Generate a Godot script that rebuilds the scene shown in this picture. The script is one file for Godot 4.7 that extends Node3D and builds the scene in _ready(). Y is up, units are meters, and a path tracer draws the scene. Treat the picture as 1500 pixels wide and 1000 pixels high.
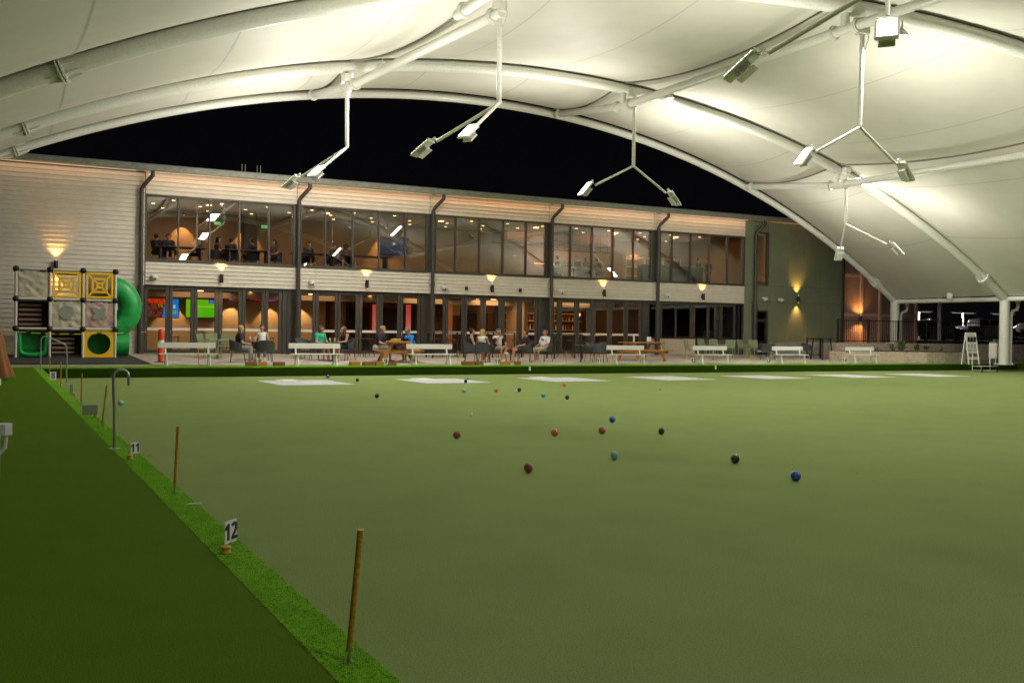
extends Node3D
# A covered bowling green at night, with the clubhouse behind it. x runs along the clubhouse, -z towards it, y is up; the green lies at y = 0.

const LEDGE := 0.36      # height of the plinth round the green
const FACE := -47.0      # plane of the clubhouse front
const CX := 20.4         # middle of the canopy arches
const AR := 48.6         # their radius
const APEX := 12.6
const REACH := 27.8      # half their span

var M := {}
var taken := {}
var rng := RandomNumberGenerator.new()


class MB:
	var v := PackedVector3Array()
	var n := PackedVector3Array()
	var uv := PackedVector2Array()
	var ix := PackedInt32Array()
	var xf := Transform3D()

	func vert(p: Vector3, nn: Vector3, t := Vector2.ZERO) -> int:
		v.append(xf * p)
		n.append((xf.basis * nn).normalized())
		uv.append(t)
		return v.size() - 1

	func tri(a: int, b: int, c: int) -> void:
		var f := (v[b] - v[a]).cross(v[c] - v[a])
		if f.dot(n[a] + n[b] + n[c]) > 0.0:
			ix.append_array(PackedInt32Array([a, c, b]))
		else:
			ix.append_array(PackedInt32Array([a, b, c]))

	func quad(a: Vector3, b: Vector3, c: Vector3, d: Vector3, nn: Vector3) -> MB:
		var i := vert(a, nn, Vector2(0, 1))
		vert(b, nn, Vector2(1, 1)); vert(c, nn, Vector2(1, 0)); vert(d, nn, Vector2(0, 0))
		tri(i, i + 1, i + 2); tri(i, i + 2, i + 3)
		return self

	func box(c: Vector3, s: Vector3, ch := 0.0) -> MB:
		var h := s * 0.5
		ch = minf(ch, minf(h.x, minf(h.y, h.z)) * 0.9)
		for ax in 3:
			for sg in [-1.0, 1.0]:
				var nn := Vector3.ZERO
				nn[ax] = sg
				var a1 := (ax + 1) % 3
				var a2 := (ax + 2) % 3
				var q := []
				for k in [[-1, -1], [1, -1], [1, 1], [-1, 1]]:
					var p := Vector3.ZERO
					p[ax] = sg * h[ax]
					p[a1] = k[0] * (h[a1] - ch)
					p[a2] = k[1] * (h[a2] - ch)
					q.append(c + p)
				quad(q[0], q[1], q[2], q[3], nn)
		if ch > 0.0:
			for ax in 3:
				var a1 := (ax + 1) % 3
				var a2 := (ax + 2) % 3
				for s1 in [-1.0, 1.0]:
					for s2 in [-1.0, 1.0]:
						var q := []
						for k in [[-1, 0], [1, 0], [1, 1], [-1, 1]]:
							var p := Vector3.ZERO
							p[ax] = k[0] * (h[ax] - ch)
							p[a1] = s1 * (h[a1] - (0.0 if k[1] == 0 else ch))
							p[a2] = s2 * (h[a2] - (ch if k[1] == 0 else 0.0))
							q.append(c + p)
						var nn := Vector3.ZERO
						nn[a1] = s1; nn[a2] = s2
						quad(q[0], q[1], q[2], q[3], nn.normalized())
			for sx in [-1.0, 1.0]:
				for sy in [-1.0, 1.0]:
					for sz in [-1.0, 1.0]:
						var nn := Vector3(sx, sy, sz).normalized()
						var i := vert(c + Vector3(sx * h.x, sy * (h.y - ch), sz * (h.z - ch)), nn)
						vert(c + Vector3(sx * (h.x - ch), sy * h.y, sz * (h.z - ch)), nn)
						vert(c + Vector3(sx * (h.x - ch), sy * (h.y - ch), sz * h.z), nn)
						tri(i, i + 1, i + 2)
		return self

	func bar(a: Vector3, b: Vector3, w: float, t: float, up := Vector3.UP, ch := 0.0) -> MB:
		# a straight bar of rectangular section from a to b: w across, t along up
		var z := (b - a).normalized()
		if absf(z.dot(up)) > 0.99:
			up = Vector3.RIGHT
		var x := up.cross(z).normalized()
		var y := z.cross(x)
		var keep := xf
		xf = xf * Transform3D(Basis(x, y, z), (a + b) * 0.5)
		box(Vector3.ZERO, Vector3(w, t, a.distance_to(b)), ch)
		xf = keep
		return self

	func tube(pts: Array, r: Variant, sides := 8, caps := true) -> MB:
		var count := pts.size()
		var t0: Vector3 = (pts[1] - pts[0]).normalized()
		var side := t0.cross(Vector3.UP if absf(t0.y) < 0.95 else Vector3.RIGHT).normalized()
		var first := v.size()
		for i in count:
			var a: Vector3 = pts[maxi(i - 1, 0)]
			var b: Vector3 = pts[mini(i + 1, count - 1)]
			var t := (b - a).normalized()
			side = (side - t * side.dot(t)).normalized()
			var oth := t.cross(side)
			var rr: float = r[i] if r is Array else r
			for k in sides:
				var an := TAU * k / sides
				var d := side * cos(an) + oth * sin(an)
				vert(pts[i] + d * rr, d, Vector2(float(k) / sides, i))
		for i in count - 1:
			for k in sides:
				var a := first + i * sides + k
				var b := first + i * sides + (k + 1) % sides
				tri(a, b, b + sides); tri(a, b + sides, a + sides)
		if caps:
			for e in [0, count - 1]:
				var nn: Vector3 = (pts[0] - pts[1]).normalized() if e == 0 else (pts[count - 1] - pts[count - 2]).normalized()
				var keep := xf
				var c := vert(pts[e], nn)
				for k in sides:
					xf = Transform3D()
					var q := v[first + e * sides + k]
					vert(q, keep.basis * nn)
					xf = keep
				for k in sides:
					tri(c, c + 1 + k, c + 1 + (k + 1) % sides)
		return self

	func lathe(prof: Array, sides := 16, at := Transform3D()) -> MB:
		# prof: (radius, height) pairs from the bottom up, smooth
		var keep := xf
		xf = xf * at
		var first := v.size()
		var cnt := prof.size()
		for i in cnt:
			var d: Vector2 = prof[mini(i + 1, cnt - 1)] - prof[maxi(i - 1, 0)]
			var nn2 := Vector2(d.y, -d.x).normalized()
			for k in sides:
				var an := TAU * k / sides
				vert(Vector3(cos(an) * prof[i].x, prof[i].y, sin(an) * prof[i].x), Vector3(cos(an) * nn2.x, nn2.y, sin(an) * nn2.x), Vector2(float(k) / sides, float(i) / cnt))
		for i in cnt - 1:
			for k in sides:
				var a := first + i * sides + k
				var b := first + i * sides + (k + 1) % sides
				tri(a, b, b + sides); tri(a, b + sides, a + sides)
		xf = keep
		return self

	func disc(c: Vector3, r: float, nn: Vector3, sides := 16) -> MB:
		var u := nn.cross(Vector3.UP if absf(nn.y) < 0.9 else Vector3.RIGHT).normalized()
		var w := nn.cross(u)
		var i := vert(c, nn)
		for k in sides:
			var an := TAU * k / sides
			vert(c + (u * cos(an) + w * sin(an)) * r, nn)
		for k in sides:
			tri(i, i + 1 + k, i + 1 + (k + 1) % sides)
		return self

	func cyl(a: Vector3, b: Vector3, r: float, sides := 12) -> MB:
		return tube([a, b], r, sides)

	func ball(c: Vector3, r: Vector3, rings := 8, sides := 12) -> MB:
		var first := v.size()
		for i in rings + 1:
			var th := PI * i / rings
			for k in sides:
				var an := TAU * k / sides
				var d := Vector3(sin(th) * cos(an), cos(th), sin(th) * sin(an))
				vert(c + d * r, (d / r).normalized(), Vector2(float(k) / sides, float(i) / rings))
		for i in rings:
			for k in sides:
				var a := first + i * sides + k
				var b := first + i * sides + (k + 1) % sides
				if i > 0:
					tri(a, b, b + sides)
				if i < rings - 1:
					tri(a, b + sides, a + sides)
		return self

	func slab(poly: PackedVector2Array, y0: float, y1: float) -> MB:
		# a flat plate: the outline in x and z, from y0 up to y1
		var t := Geometry2D.triangulate_polygon(poly)
		for lv in [[y0, Vector3.DOWN], [y1, Vector3.UP]]:
			var i := v.size()
			for q in poly:
				vert(Vector3(q.x, lv[0], q.y), lv[1], q)
			for k in range(0, t.size(), 3):
				tri(i + t[k], i + t[k + 1], i + t[k + 2])
		var turn := 1.0 if Geometry2D.is_polygon_clockwise(poly) else -1.0
		for k in poly.size():
			var a := poly[k]
			var b := poly[(k + 1) % poly.size()]
			var nn := Vector3(b.y - a.y, 0, -(b.x - a.x)) * -turn
			quad(Vector3(a.x, y0, a.y), Vector3(b.x, y0, b.y), Vector3(b.x, y1, b.y), Vector3(a.x, y1, a.y), nn.normalized())
		return self

	func grid(nu: int, nv: int, f: Callable) -> MB:
		var first := v.size()
		var P := PackedVector3Array()
		for j in nv + 1:
			for i in nu + 1:
				P.append(f.call(float(i) / nu, float(j) / nv))
		for j in nv + 1:
			for i in nu + 1:
				var du := P[j * (nu + 1) + mini(i + 1, nu)] - P[j * (nu + 1) + maxi(i - 1, 0)]
				var dv := P[mini(j + 1, nv) * (nu + 1) + i] - P[maxi(j - 1, 0) * (nu + 1) + i]
				vert(P[j * (nu + 1) + i], du.cross(dv).normalized(), Vector2(float(i) / nu, float(j) / nv))
		for j in nv:
			for i in nu:
				var a := first + j * (nu + 1) + i
				tri(a, a + 1, a + nu + 2); tri(a, a + nu + 2, a + nu + 1)
		return self

	func mesh() -> ArrayMesh:
		var arr := []
		arr.resize(Mesh.ARRAY_MAX)
		arr[Mesh.ARRAY_VERTEX] = v
		arr[Mesh.ARRAY_NORMAL] = n
		arr[Mesh.ARRAY_TEX_UV] = uv
		arr[Mesh.ARRAY_INDEX] = ix
		var m := ArrayMesh.new()
		m.add_surface_from_arrays(Mesh.PRIMITIVE_TRIANGLES, arr)
		return m


# ---------------------------------------------------------------- nodes

func numbered(called: String) -> String:
	var k: int = taken.get(called, 0)
	taken[called] = k + 1
	return called if k == 0 else "%s_%03d" % [called, k]


func tag(o: Node, label: String, category := "", group := "", kind := "") -> Node:
	o.set_meta("label", label)
	if category: o.set_meta("category", category)
	if group: o.set_meta("group", group)
	if kind: o.set_meta("kind", kind)
	return o


func thing(called: String, label: String, category: String, at := Vector3.ZERO, turn := 0.0, group := "") -> Node3D:
	var o := Node3D.new()
	o.name = numbered(called)
	add_child(o)
	o.position = at
	o.rotation.y = turn
	tag(o, label, category, group)
	return o


func part(parent: Node, called: String, shape: Variant, mat: Material) -> MeshInstance3D:
	var o := MeshInstance3D.new()
	o.name = numbered(called) if parent == self else called
	o.mesh = shape.mesh() if shape is MB else shape
	o.material_override = mat
	parent.add_child(o, true)
	return o


func single(called: String, label: String, category: String, shape: Variant, mat: Material, at := Vector3.ZERO, turn := 0.0, group := "") -> MeshInstance3D:
	var o := part(self, called, shape, mat)
	o.position = at
	o.rotation.y = turn
	tag(o, label, category, group)
	return o


func ground_piece(called: String, shape: Variant, mat: Material) -> MeshInstance3D:
	var o := part(self, called, shape, mat)
	o.set_meta("kind", "structure")
	return o


func again(o: Node3D, label: String, at: Vector3, turn := 0.0) -> Node3D:
	var c := o.duplicate() as Node3D
	c.name = numbered(String(o.name).rstrip("0123456789").trim_suffix("_"))
	add_child(c)
	c.position = at
	c.rotation.y = turn
	c.set_meta("label", label)
	return c


func patio_y(z: float) -> float:
	return LEDGE + maxf(0.0, -37.7 - z) / 9.3 * 0.21


# ---------------------------------------------------------------- materials

func lin(r: float, g: float, b: float) -> Color:
	return Color(r, g, b).linear_to_srgb()


func mat(key: String, c: Color, rough := 0.7, metal := 0.0) -> StandardMaterial3D:
	var m := StandardMaterial3D.new()
	m.resource_name = key
	m.albedo_color = c
	m.roughness = rough
	m.metallic = metal
	M[key] = m
	return m


func noise_tex(sd: int, freq: float, stops: Array, oct := 4, kind := FastNoiseLite.TYPE_SIMPLEX_SMOOTH, size := 512) -> NoiseTexture2D:
	var f := FastNoiseLite.new()
	f.seed = sd
	f.frequency = freq
	f.noise_type = kind
	f.fractal_octaves = oct
	var t := NoiseTexture2D.new()
	t.width = size
	t.height = size
	t.seamless = true
	t.noise = f
	var g := Gradient.new()
	g.offsets = PackedFloat32Array(stops.map(func(s): return s[0]))
	g.colors = PackedColorArray(stops.map(func(s): return s[1]))
	t.color_ramp = g
	return t


func grey(a: float) -> Color:
	return Color(a, a, a)


func cover(m: StandardMaterial3D, t: Texture2D, metres: float, world := true) -> StandardMaterial3D:
	m.albedo_texture = t
	m.uv1_triplanar = true
	m.uv1_world_triplanar = world
	m.uv1_scale = Vector3.ONE / metres
	return m


func blotch(m: StandardMaterial3D, t: Texture2D, metres: float) -> StandardMaterial3D:
	m.detail_enabled = true
	m.detail_blend_mode = BaseMaterial3D.BLEND_MODE_MUL
	m.detail_albedo = t
	m.detail_uv_layer = BaseMaterial3D.DETAIL_UV_2
	m.uv2_triplanar = true
	m.uv2_world_triplanar = true
	m.uv2_scale = Vector3.ONE / metres
	return m


func bumps(m: StandardMaterial3D, t: Texture2D, depth_cm: float) -> StandardMaterial3D:
	m.heightmap_enabled = true
	m.heightmap_texture = t
	m.heightmap_scale = depth_cm
	return m


func glow(key: String, c: Color, energy: float) -> StandardMaterial3D:
	var m := mat(key, grey(0.9), 0.4)
	m.emission_enabled = true
	m.emission = c
	m.emission_energy_multiplier = energy
	return m


func make_materials() -> void:
	var fine := noise_tex(1, 0.14, [[0.0, grey(0.70)], [0.5, grey(0.88)], [1.0, grey(1.0)]], 5, FastNoiseLite.TYPE_SIMPLEX, 1024)
	var fibre := noise_tex(2, 0.16, [[0.0, grey(0.45)], [0.45, grey(0.82)], [1.0, grey(1.0)]], 4)
	var patch := noise_tex(3, 0.012, [[0.0, grey(0.80)], [0.5, grey(0.93)], [1.0, grey(1.0)]], 5)
	var soft := noise_tex(7, 0.012, [[0.0, grey(0.955)], [0.5, grey(0.985)], [1.0, grey(1.0)]], 5)
	var stain := noise_tex(4, 0.02, [[0.0, grey(0.62)], [0.35, grey(0.9)], [1.0, grey(1.0)]], 6)
	var relief := noise_tex(5, 0.2, [[0.0, grey(0.0)], [1.0, grey(1.0)]], 3)
	var grain_f := FastNoiseLite.new()
	var wood := noise_tex(6, 0.03, [[0.0, grey(0.55)], [0.5, grey(0.85)], [1.0, grey(1.0)]], 5)
	grain_f.seed = 6
	bumps(blotch(cover(mat("green", lin(0.285, 0.375, 0.13), 0.95), fine, 2.6), soft, 9.0), relief, 0.08)
	bumps(blotch(cover(mat("carpet", lin(0.125, 0.245, 0.010), 0.95), fibre, 0.8), soft, 5.0), relief, 0.15)
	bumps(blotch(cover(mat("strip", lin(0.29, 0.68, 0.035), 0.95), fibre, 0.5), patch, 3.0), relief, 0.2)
	mat("blade", lin(0.22, 0.52, 0.025), 0.8)
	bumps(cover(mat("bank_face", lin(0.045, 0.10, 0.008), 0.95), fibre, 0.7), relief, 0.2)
	for k in ["green", "carpet", "strip", "blade", "bank_face"]:
		M[k].metallic_specular = 0.12
	mat("ditch", lin(0.02, 0.022, 0.018), 0.9)
	bumps(blotch(cover(mat("paving", lin(0.55, 0.48, 0.41), 0.85), stain, 2.2), patch, 7.0), relief, 0.1)
	blotch(cover(mat("concrete", lin(0.46, 0.42, 0.36), 0.85), stain, 1.6), patch, 6.0)
	cover(mat("playmat", lin(0.045, 0.055, 0.05), 0.9), fibre, 0.6)
	blotch(cover(mat("asphalt", lin(0.045, 0.045, 0.045), 0.9), fine, 1.2), patch, 8.0)
	blotch(cover(mat("fabric", lin(0.60, 0.585, 0.495), 0.6), noise_tex(9, 0.008, [[0.0, grey(0.97)], [1.0, grey(1.0)]], 4), 6.0), soft, 23.0)
	mat("seam", lin(0.42, 0.42, 0.36), 0.6)
	cover(mat("steel_white", lin(0.70, 0.70, 0.62), 0.32), noise_tex(10, 0.02, [[0.0, grey(0.9)], [1.0, grey(1.0)]], 5), 1.1, false)
	mat("edge_dark", lin(0.2, 0.18, 0.14), 0.8)
	cover(mat("board", lin(0.73, 0.665, 0.55), 0.6), noise_tex(11, 0.006, [[0.0, grey(0.94)], [1.0, grey(1.0)]], 4), 1.7)
	cover(mat("board_b", lin(0.705, 0.64, 0.53), 0.6), noise_tex(12, 0.006, [[0.0, grey(0.94)], [1.0, grey(1.0)]], 4), 1.3)
	mat("wall_dark", lin(0.09, 0.08, 0.065), 0.8)
	cover(mat("frame", lin(0.065, 0.058, 0.047), 0.45), noise_tex(13, 0.02, [[0.0, grey(0.85)], [1.0, grey(1.0)]], 4), 0.9)
	cover(mat("gutter", lin(0.27, 0.28, 0.22), 0.4), noise_tex(14, 0.015, [[0.0, grey(0.8)], [1.0, grey(1.0)]], 4), 2.0)
	mat("soffit", lin(0.5, 0.42, 0.33), 0.7)
	cover(mat("green_panel", lin(0.21, 0.235, 0.145), 0.55), noise_tex(15, 0.006, [[0.0, grey(0.95)], [1.0, grey(1.0)]], 5), 3.0)
	mat("glass", Color(1, 1, 1, 0.0), 0.0).transparency = BaseMaterial3D.TRANSPARENCY_ALPHA
	mat("safety_strip", lin(0.72, 0.66, 0.58), 0.6)
	cover(mat("room_wall", lin(0.52, 0.36, 0.20), 0.8), soft, 3.0)
	cover(mat("room_wall_up", lin(0.42, 0.28, 0.15), 0.8), soft, 3.0)
	mat("room_ceiling", lin(0.36, 0.29, 0.21), 0.85)
	cover(mat("room_floor", lin(0.12, 0.08, 0.05), 0.5), stain, 1.4)
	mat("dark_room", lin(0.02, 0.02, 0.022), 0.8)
	cover(mat("timber", lin(0.60, 0.28, 0.07), 0.55), wood, 0.8, false)
	cover(mat("timber_dark", lin(0.16, 0.06, 0.02), 0.5), wood, 0.8, false)
	cover(mat("crate_orange", lin(0.70, 0.33, 0.05), 0.6), wood, 0.5, false)
	cover(mat("crate_brown", lin(0.40, 0.17, 0.05), 0.6), wood, 0.5, false)
	mat("white_paint", lin(0.72, 0.72, 0.66), 0.4)
	mat("white_plastic", lin(0.75, 0.74, 0.7), 0.45)
	cover(mat("mat_white", lin(0.62, 0.63, 0.66), 0.75), stain, 1.5)
	mat("black_metal", lin(0.012, 0.012, 0.012), 0.4)
	mat("wicker", lin(0.07, 0.078, 0.075), 0.7)
	mat("green_chair", lin(0.26, 0.33, 0.18), 0.5)
	mat("steel", lin(0.5, 0.5, 0.48), 0.32, 0.9)
	cover(mat("peg", lin(0.88, 0.46, 0.05), 0.5), wood, 0.3, false)
	mat("beige_wall", lin(0.58, 0.48, 0.37), 0.85)
	blotch(M["beige_wall"], stain, 2.5)
	cover(mat("brick_screen", lin(0.80, 0.50, 0.40), 0.9), noise_tex(21, 0.16, [[0.0, grey(0.3)], [0.40, grey(0.42)], [0.5, grey(0.85)], [1.0, grey(1.0)]], 2), 4.6)
	mat("brick_frame", lin(0.66, 0.42, 0.33), 0.85)
	mat("soil", lin(0.05, 0.032, 0.02), 0.95)
	mat("leaf", lin(0.10, 0.14, 0.03), 0.6)
	mat("play_green", lin(0.012, 0.34, 0.07), 0.32)
	mat("play_yellow", lin(0.90, 0.52, 0.015), 0.4)
	mat("play_white", lin(0.6, 0.58, 0.52), 0.4)
	mat("play_black", lin(0.01, 0.009, 0.009), 0.45)
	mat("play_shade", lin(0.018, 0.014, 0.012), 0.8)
	mat("tan_slat", lin(0.48, 0.28, 0.19), 0.7)
	mat("net", lin(0.34, 0.29, 0.2), 0.8)
	mat("film", lin(0.52, 0.47, 0.36), 0.35)
	mat("film_grey", lin(0.28, 0.29, 0.25), 0.4)
	mat("film_pink", lin(0.46, 0.32, 0.27), 0.4)
	mat("orange_plastic", lin(0.75, 0.07, 0.01), 0.45)
	mat("yellow_tape", lin(0.6, 0.5, 0.05), 0.6)
	mat("paper", lin(0.75, 0.75, 0.75), 0.7)
	mat("ink", lin(0.01, 0.01, 0.01), 0.6)
	mat("cap_yellow", lin(0.62, 0.42, 0.06), 0.5)
	mat("dark_table", lin(0.03, 0.018, 0.012), 0.35)
	mat("skin", lin(0.48, 0.24, 0.15), 0.5)
	mat("skin_tan", lin(0.40, 0.18, 0.10), 0.5)
	M["skin"].subsurf_scatter_enabled = true
	M["skin"].subsurf_scatter_strength = 0.1
	glow("led", Color(1.0, 0.97, 0.88), 9.0)
	glow("high_bay_glow", Color(1.0, 0.98, 0.93), 5.0)
	glow("lamp_warm", Color(1.0, 0.66, 0.32), 2.5)
	glow("downlight_glow", Color(1.0, 0.78, 0.5), 7.0)
	glow("strip_glow", Color(1.0, 0.76, 0.56), 0.4)
	glow("strip_cool", Color(1.0, 0.96, 0.9), 0.5)
	glow("exit_green", Color(0.05, 0.8, 0.3), 0.7)
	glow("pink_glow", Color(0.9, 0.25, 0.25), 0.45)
	glow("sign_blue", Color(0.05, 0.12, 0.8), 0.5)


# ---------------------------------------------------------------- start

func _ready() -> void:
	rng.seed = 11
	# camera
	var cam := Camera3D.new()
	cam.name = "camera"
	add_child(cam)
	var yaw := deg_to_rad(27.56473)
	var pitch := deg_to_rad(-0.57746)
	var roll := deg_to_rad(0.7713)
	var fwd0 := Vector3(sin(yaw), 0, -cos(yaw))
	var right0 := Vector3(cos(yaw), 0, sin(yaw))
	var fwd := fwd0 * cos(pitch) + Vector3.UP * sin(pitch)
	var up1 := Vector3.UP * cos(pitch) - fwd0 * sin(pitch)
	var right := right0 * cos(roll) + up1 * sin(roll)
	var up := up1 * cos(roll) - right0 * sin(roll)
	cam.transform = Transform3D(Basis(right, up, -fwd), Vector3(0, 1.793, 0))
	cam.fov = 37.74
	cam.far = 900.0
	cam.current = true
	# night sky and exposure
	var env := Environment.new()
	env.background_mode = Environment.BG_SKY
	var sm := ProceduralSkyMaterial.new()
	sm.sky_top_color = lin(0.0010, 0.0012, 0.0020)
	sm.sky_horizon_color = lin(0.0022, 0.0022, 0.0026)
	sm.ground_bottom_color = lin(0.0010, 0.0010, 0.0010)
	sm.ground_horizon_color = lin(0.0022, 0.0022, 0.0026)
	var sky := Sky.new()
	sky.sky_material = sm
	env.sky = sky
	env.tonemap_mode = Environment.TONE_MAPPER_LINEAR
	env.tonemap_exposure = 1.0
	env.sdfgi_enabled = true
	env.ssao_enabled = true
	env.ssil_enabled = true
	var we := WorldEnvironment.new()
	we.name = "world"
	we.environment = env
	add_child(we)
	make_materials()
	make_ground()
	make_canopy()
	make_masts()
	make_clubhouse()
	make_wall_lamps()
	make_rooms()
	make_right_side()
	make_playground()
	make_patio_furniture()
	make_people()
	make_green_things()
	make_left_edge()


# ---------------------------------------------------------------- ground

func make_ground() -> void:
	ground_piece("terrain", MB.new().slab(PackedVector2Array([Vector2(-300, 60), Vector2(340, 60), Vector2(340, -400), Vector2(-300, -400)]), -1.6, -1.0), M["asphalt"])
	# the playing surface
	ground_piece("bowling_green", MB.new().box(Vector3(26.86, -0.3, -14.0), Vector3(50.28, 0.6, 46.0)), M["green"])
	# ditch round it
	ground_piece("ditch", MB.new().box(Vector3(26.5, -0.62, -14.0), Vector3(51.6, 0.6, 47.0)), M["ditch"])
	# plinth on the left with the dark carpet and the lighter strip along the edge
	ground_piece("walkway", MB.new().box(Vector3(-4.37, LEDGE - 0.5, -14.0), Vector3(11.26, 1.0, 46.6)), M["carpet"])
	ground_piece("turf_strip", MB.new().box(Vector3(1.374, LEDGE - 0.498, -14.0), Vector3(0.228, 1.0, 46.6)), M["strip"])
	# far bank
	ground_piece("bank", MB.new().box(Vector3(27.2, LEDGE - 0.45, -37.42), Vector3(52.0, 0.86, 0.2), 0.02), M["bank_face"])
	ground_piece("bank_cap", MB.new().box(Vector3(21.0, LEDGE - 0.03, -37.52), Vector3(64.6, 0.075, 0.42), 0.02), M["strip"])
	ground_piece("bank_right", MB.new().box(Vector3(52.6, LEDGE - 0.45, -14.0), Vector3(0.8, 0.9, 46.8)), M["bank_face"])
	# paved terrace rising gently to the building
	var t := MB.new()
	t.quad(Vector3(-12, LEDGE, -37.73), Vector3(57, LEDGE, -37.73), Vector3(57, LEDGE + 0.23, -47.9), Vector3(-12, LEDGE + 0.23, -47.9), Vector3(0, 1, 0.02).normalized())
	t.quad(Vector3(-12, LEDGE, -37.73), Vector3(57, LEDGE, -37.73), Vector3(57, -1, -37.73), Vector3(-12, -1, -37.73), Vector3(0, 0, 1))
	var terrace := ground_piece("terrace", t, M["concrete"])
	var tones := [M["paving"], mat("paving_b", lin(0.50, 0.435, 0.37), 0.85), mat("paving_c", lin(0.58, 0.51, 0.44), 0.85)]
	for m in [tones[1], tones[2]]:
		cover(m, M["paving"].albedo_texture, 2.0)
	var slope := atan(0.23 / 10.17)
	var shape := MB.new().box(Vector3(0, 0.008, 0), Vector3(1.19, 0.016, 1.19), 0.004).mesh()
	var shapes := [shape]
	for i in 38:
		for j in 7:
			var x := 5.9 + i * 1.2
			if x > 50.5: continue
			var z := -38.75 - j * 1.2
			var o := part(terrace, "paving_slab", shape, tones[(i * 7 + j * 5 + (i * j) % 3) % 3])
			o.position = Vector3(x, LEDGE + (-37.73 - z) * 0.23 / 10.17 + 0.002, z)
			o.rotation.x = slope
	var pm := part(self, "play_surface", MB.new().box(Vector3(0, 0.012, 0), Vector3(13.0, 0.024, 6.4)), M["playmat"])
	pm.position = Vector3(-1.25, LEDGE + 0.117 , -42.3)
	pm.rotation.x = slope
	pm.set_meta("kind", "structure")
	# short turf on the strip beside the camera
	var tuft := MB.new()
	for k in 4:
		var a := TAU * k / 4.0 + 0.4
		var d := Vector3(cos(a), 0, sin(a))
		var s := Vector3(-d.z, 0, d.x)
		var i := tuft.vert(d * 0.002 + s * 0.0016, Vector3.UP)
		tuft.vert(d * 0.002 - s * 0.0016, Vector3.UP)
		tuft.vert(d * 0.007 + Vector3(0, 0.010, 0), Vector3.UP)
		tuft.tri(i, i + 1, i + 2)
	var tm := tuft.mesh()
	tm.surface_set_material(0, M["blade"])
	var mm := MultiMesh.new()
	mm.transform_format = MultiMesh.TRANSFORM_3D
	mm.mesh = tm
	var cnt := 9000
	mm.instance_count = cnt
	for k in cnt:
		var z := -3.0 - pow(rng.randf(), 1.7) * 14.0
		var b := Basis(Vector3.UP, rng.randf() * TAU).scaled(Vector3.ONE * rng.randf_range(0.7, 1.35))
		mm.set_instance_transform(k, Transform3D(b, Vector3(rng.randf_range(1.255, 1.49), LEDGE + 0.001, z)))
	var mi := MultiMeshInstance3D.new()
	mi.name = "turf_blades"
	mi.multimesh = mm
	mi.material_override = M["blade"]
	add_child(mi)
	tag(mi, "short bright green turf blades along the edge strip", "grass", "", "stuff")


# ---------------------------------------------------------------- canopy

func arch_y(x: float) -> float:
	return APEX - (AR - sqrt(AR * AR - (x - CX) * (x - CX)))


func arch_z(k: int, x: float) -> float:
	return [-42.6, -37.9 + 0.055 * x, -30.6 + 0.28 * x, -18.7 + 0.42 * x, -4.0 + 0.5 * x][k]


func arch_at(k: int, x: float, dy := 0.0) -> Vector3:
	return Vector3(x, arch_y(x) + dy, arch_z(k, x))


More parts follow.
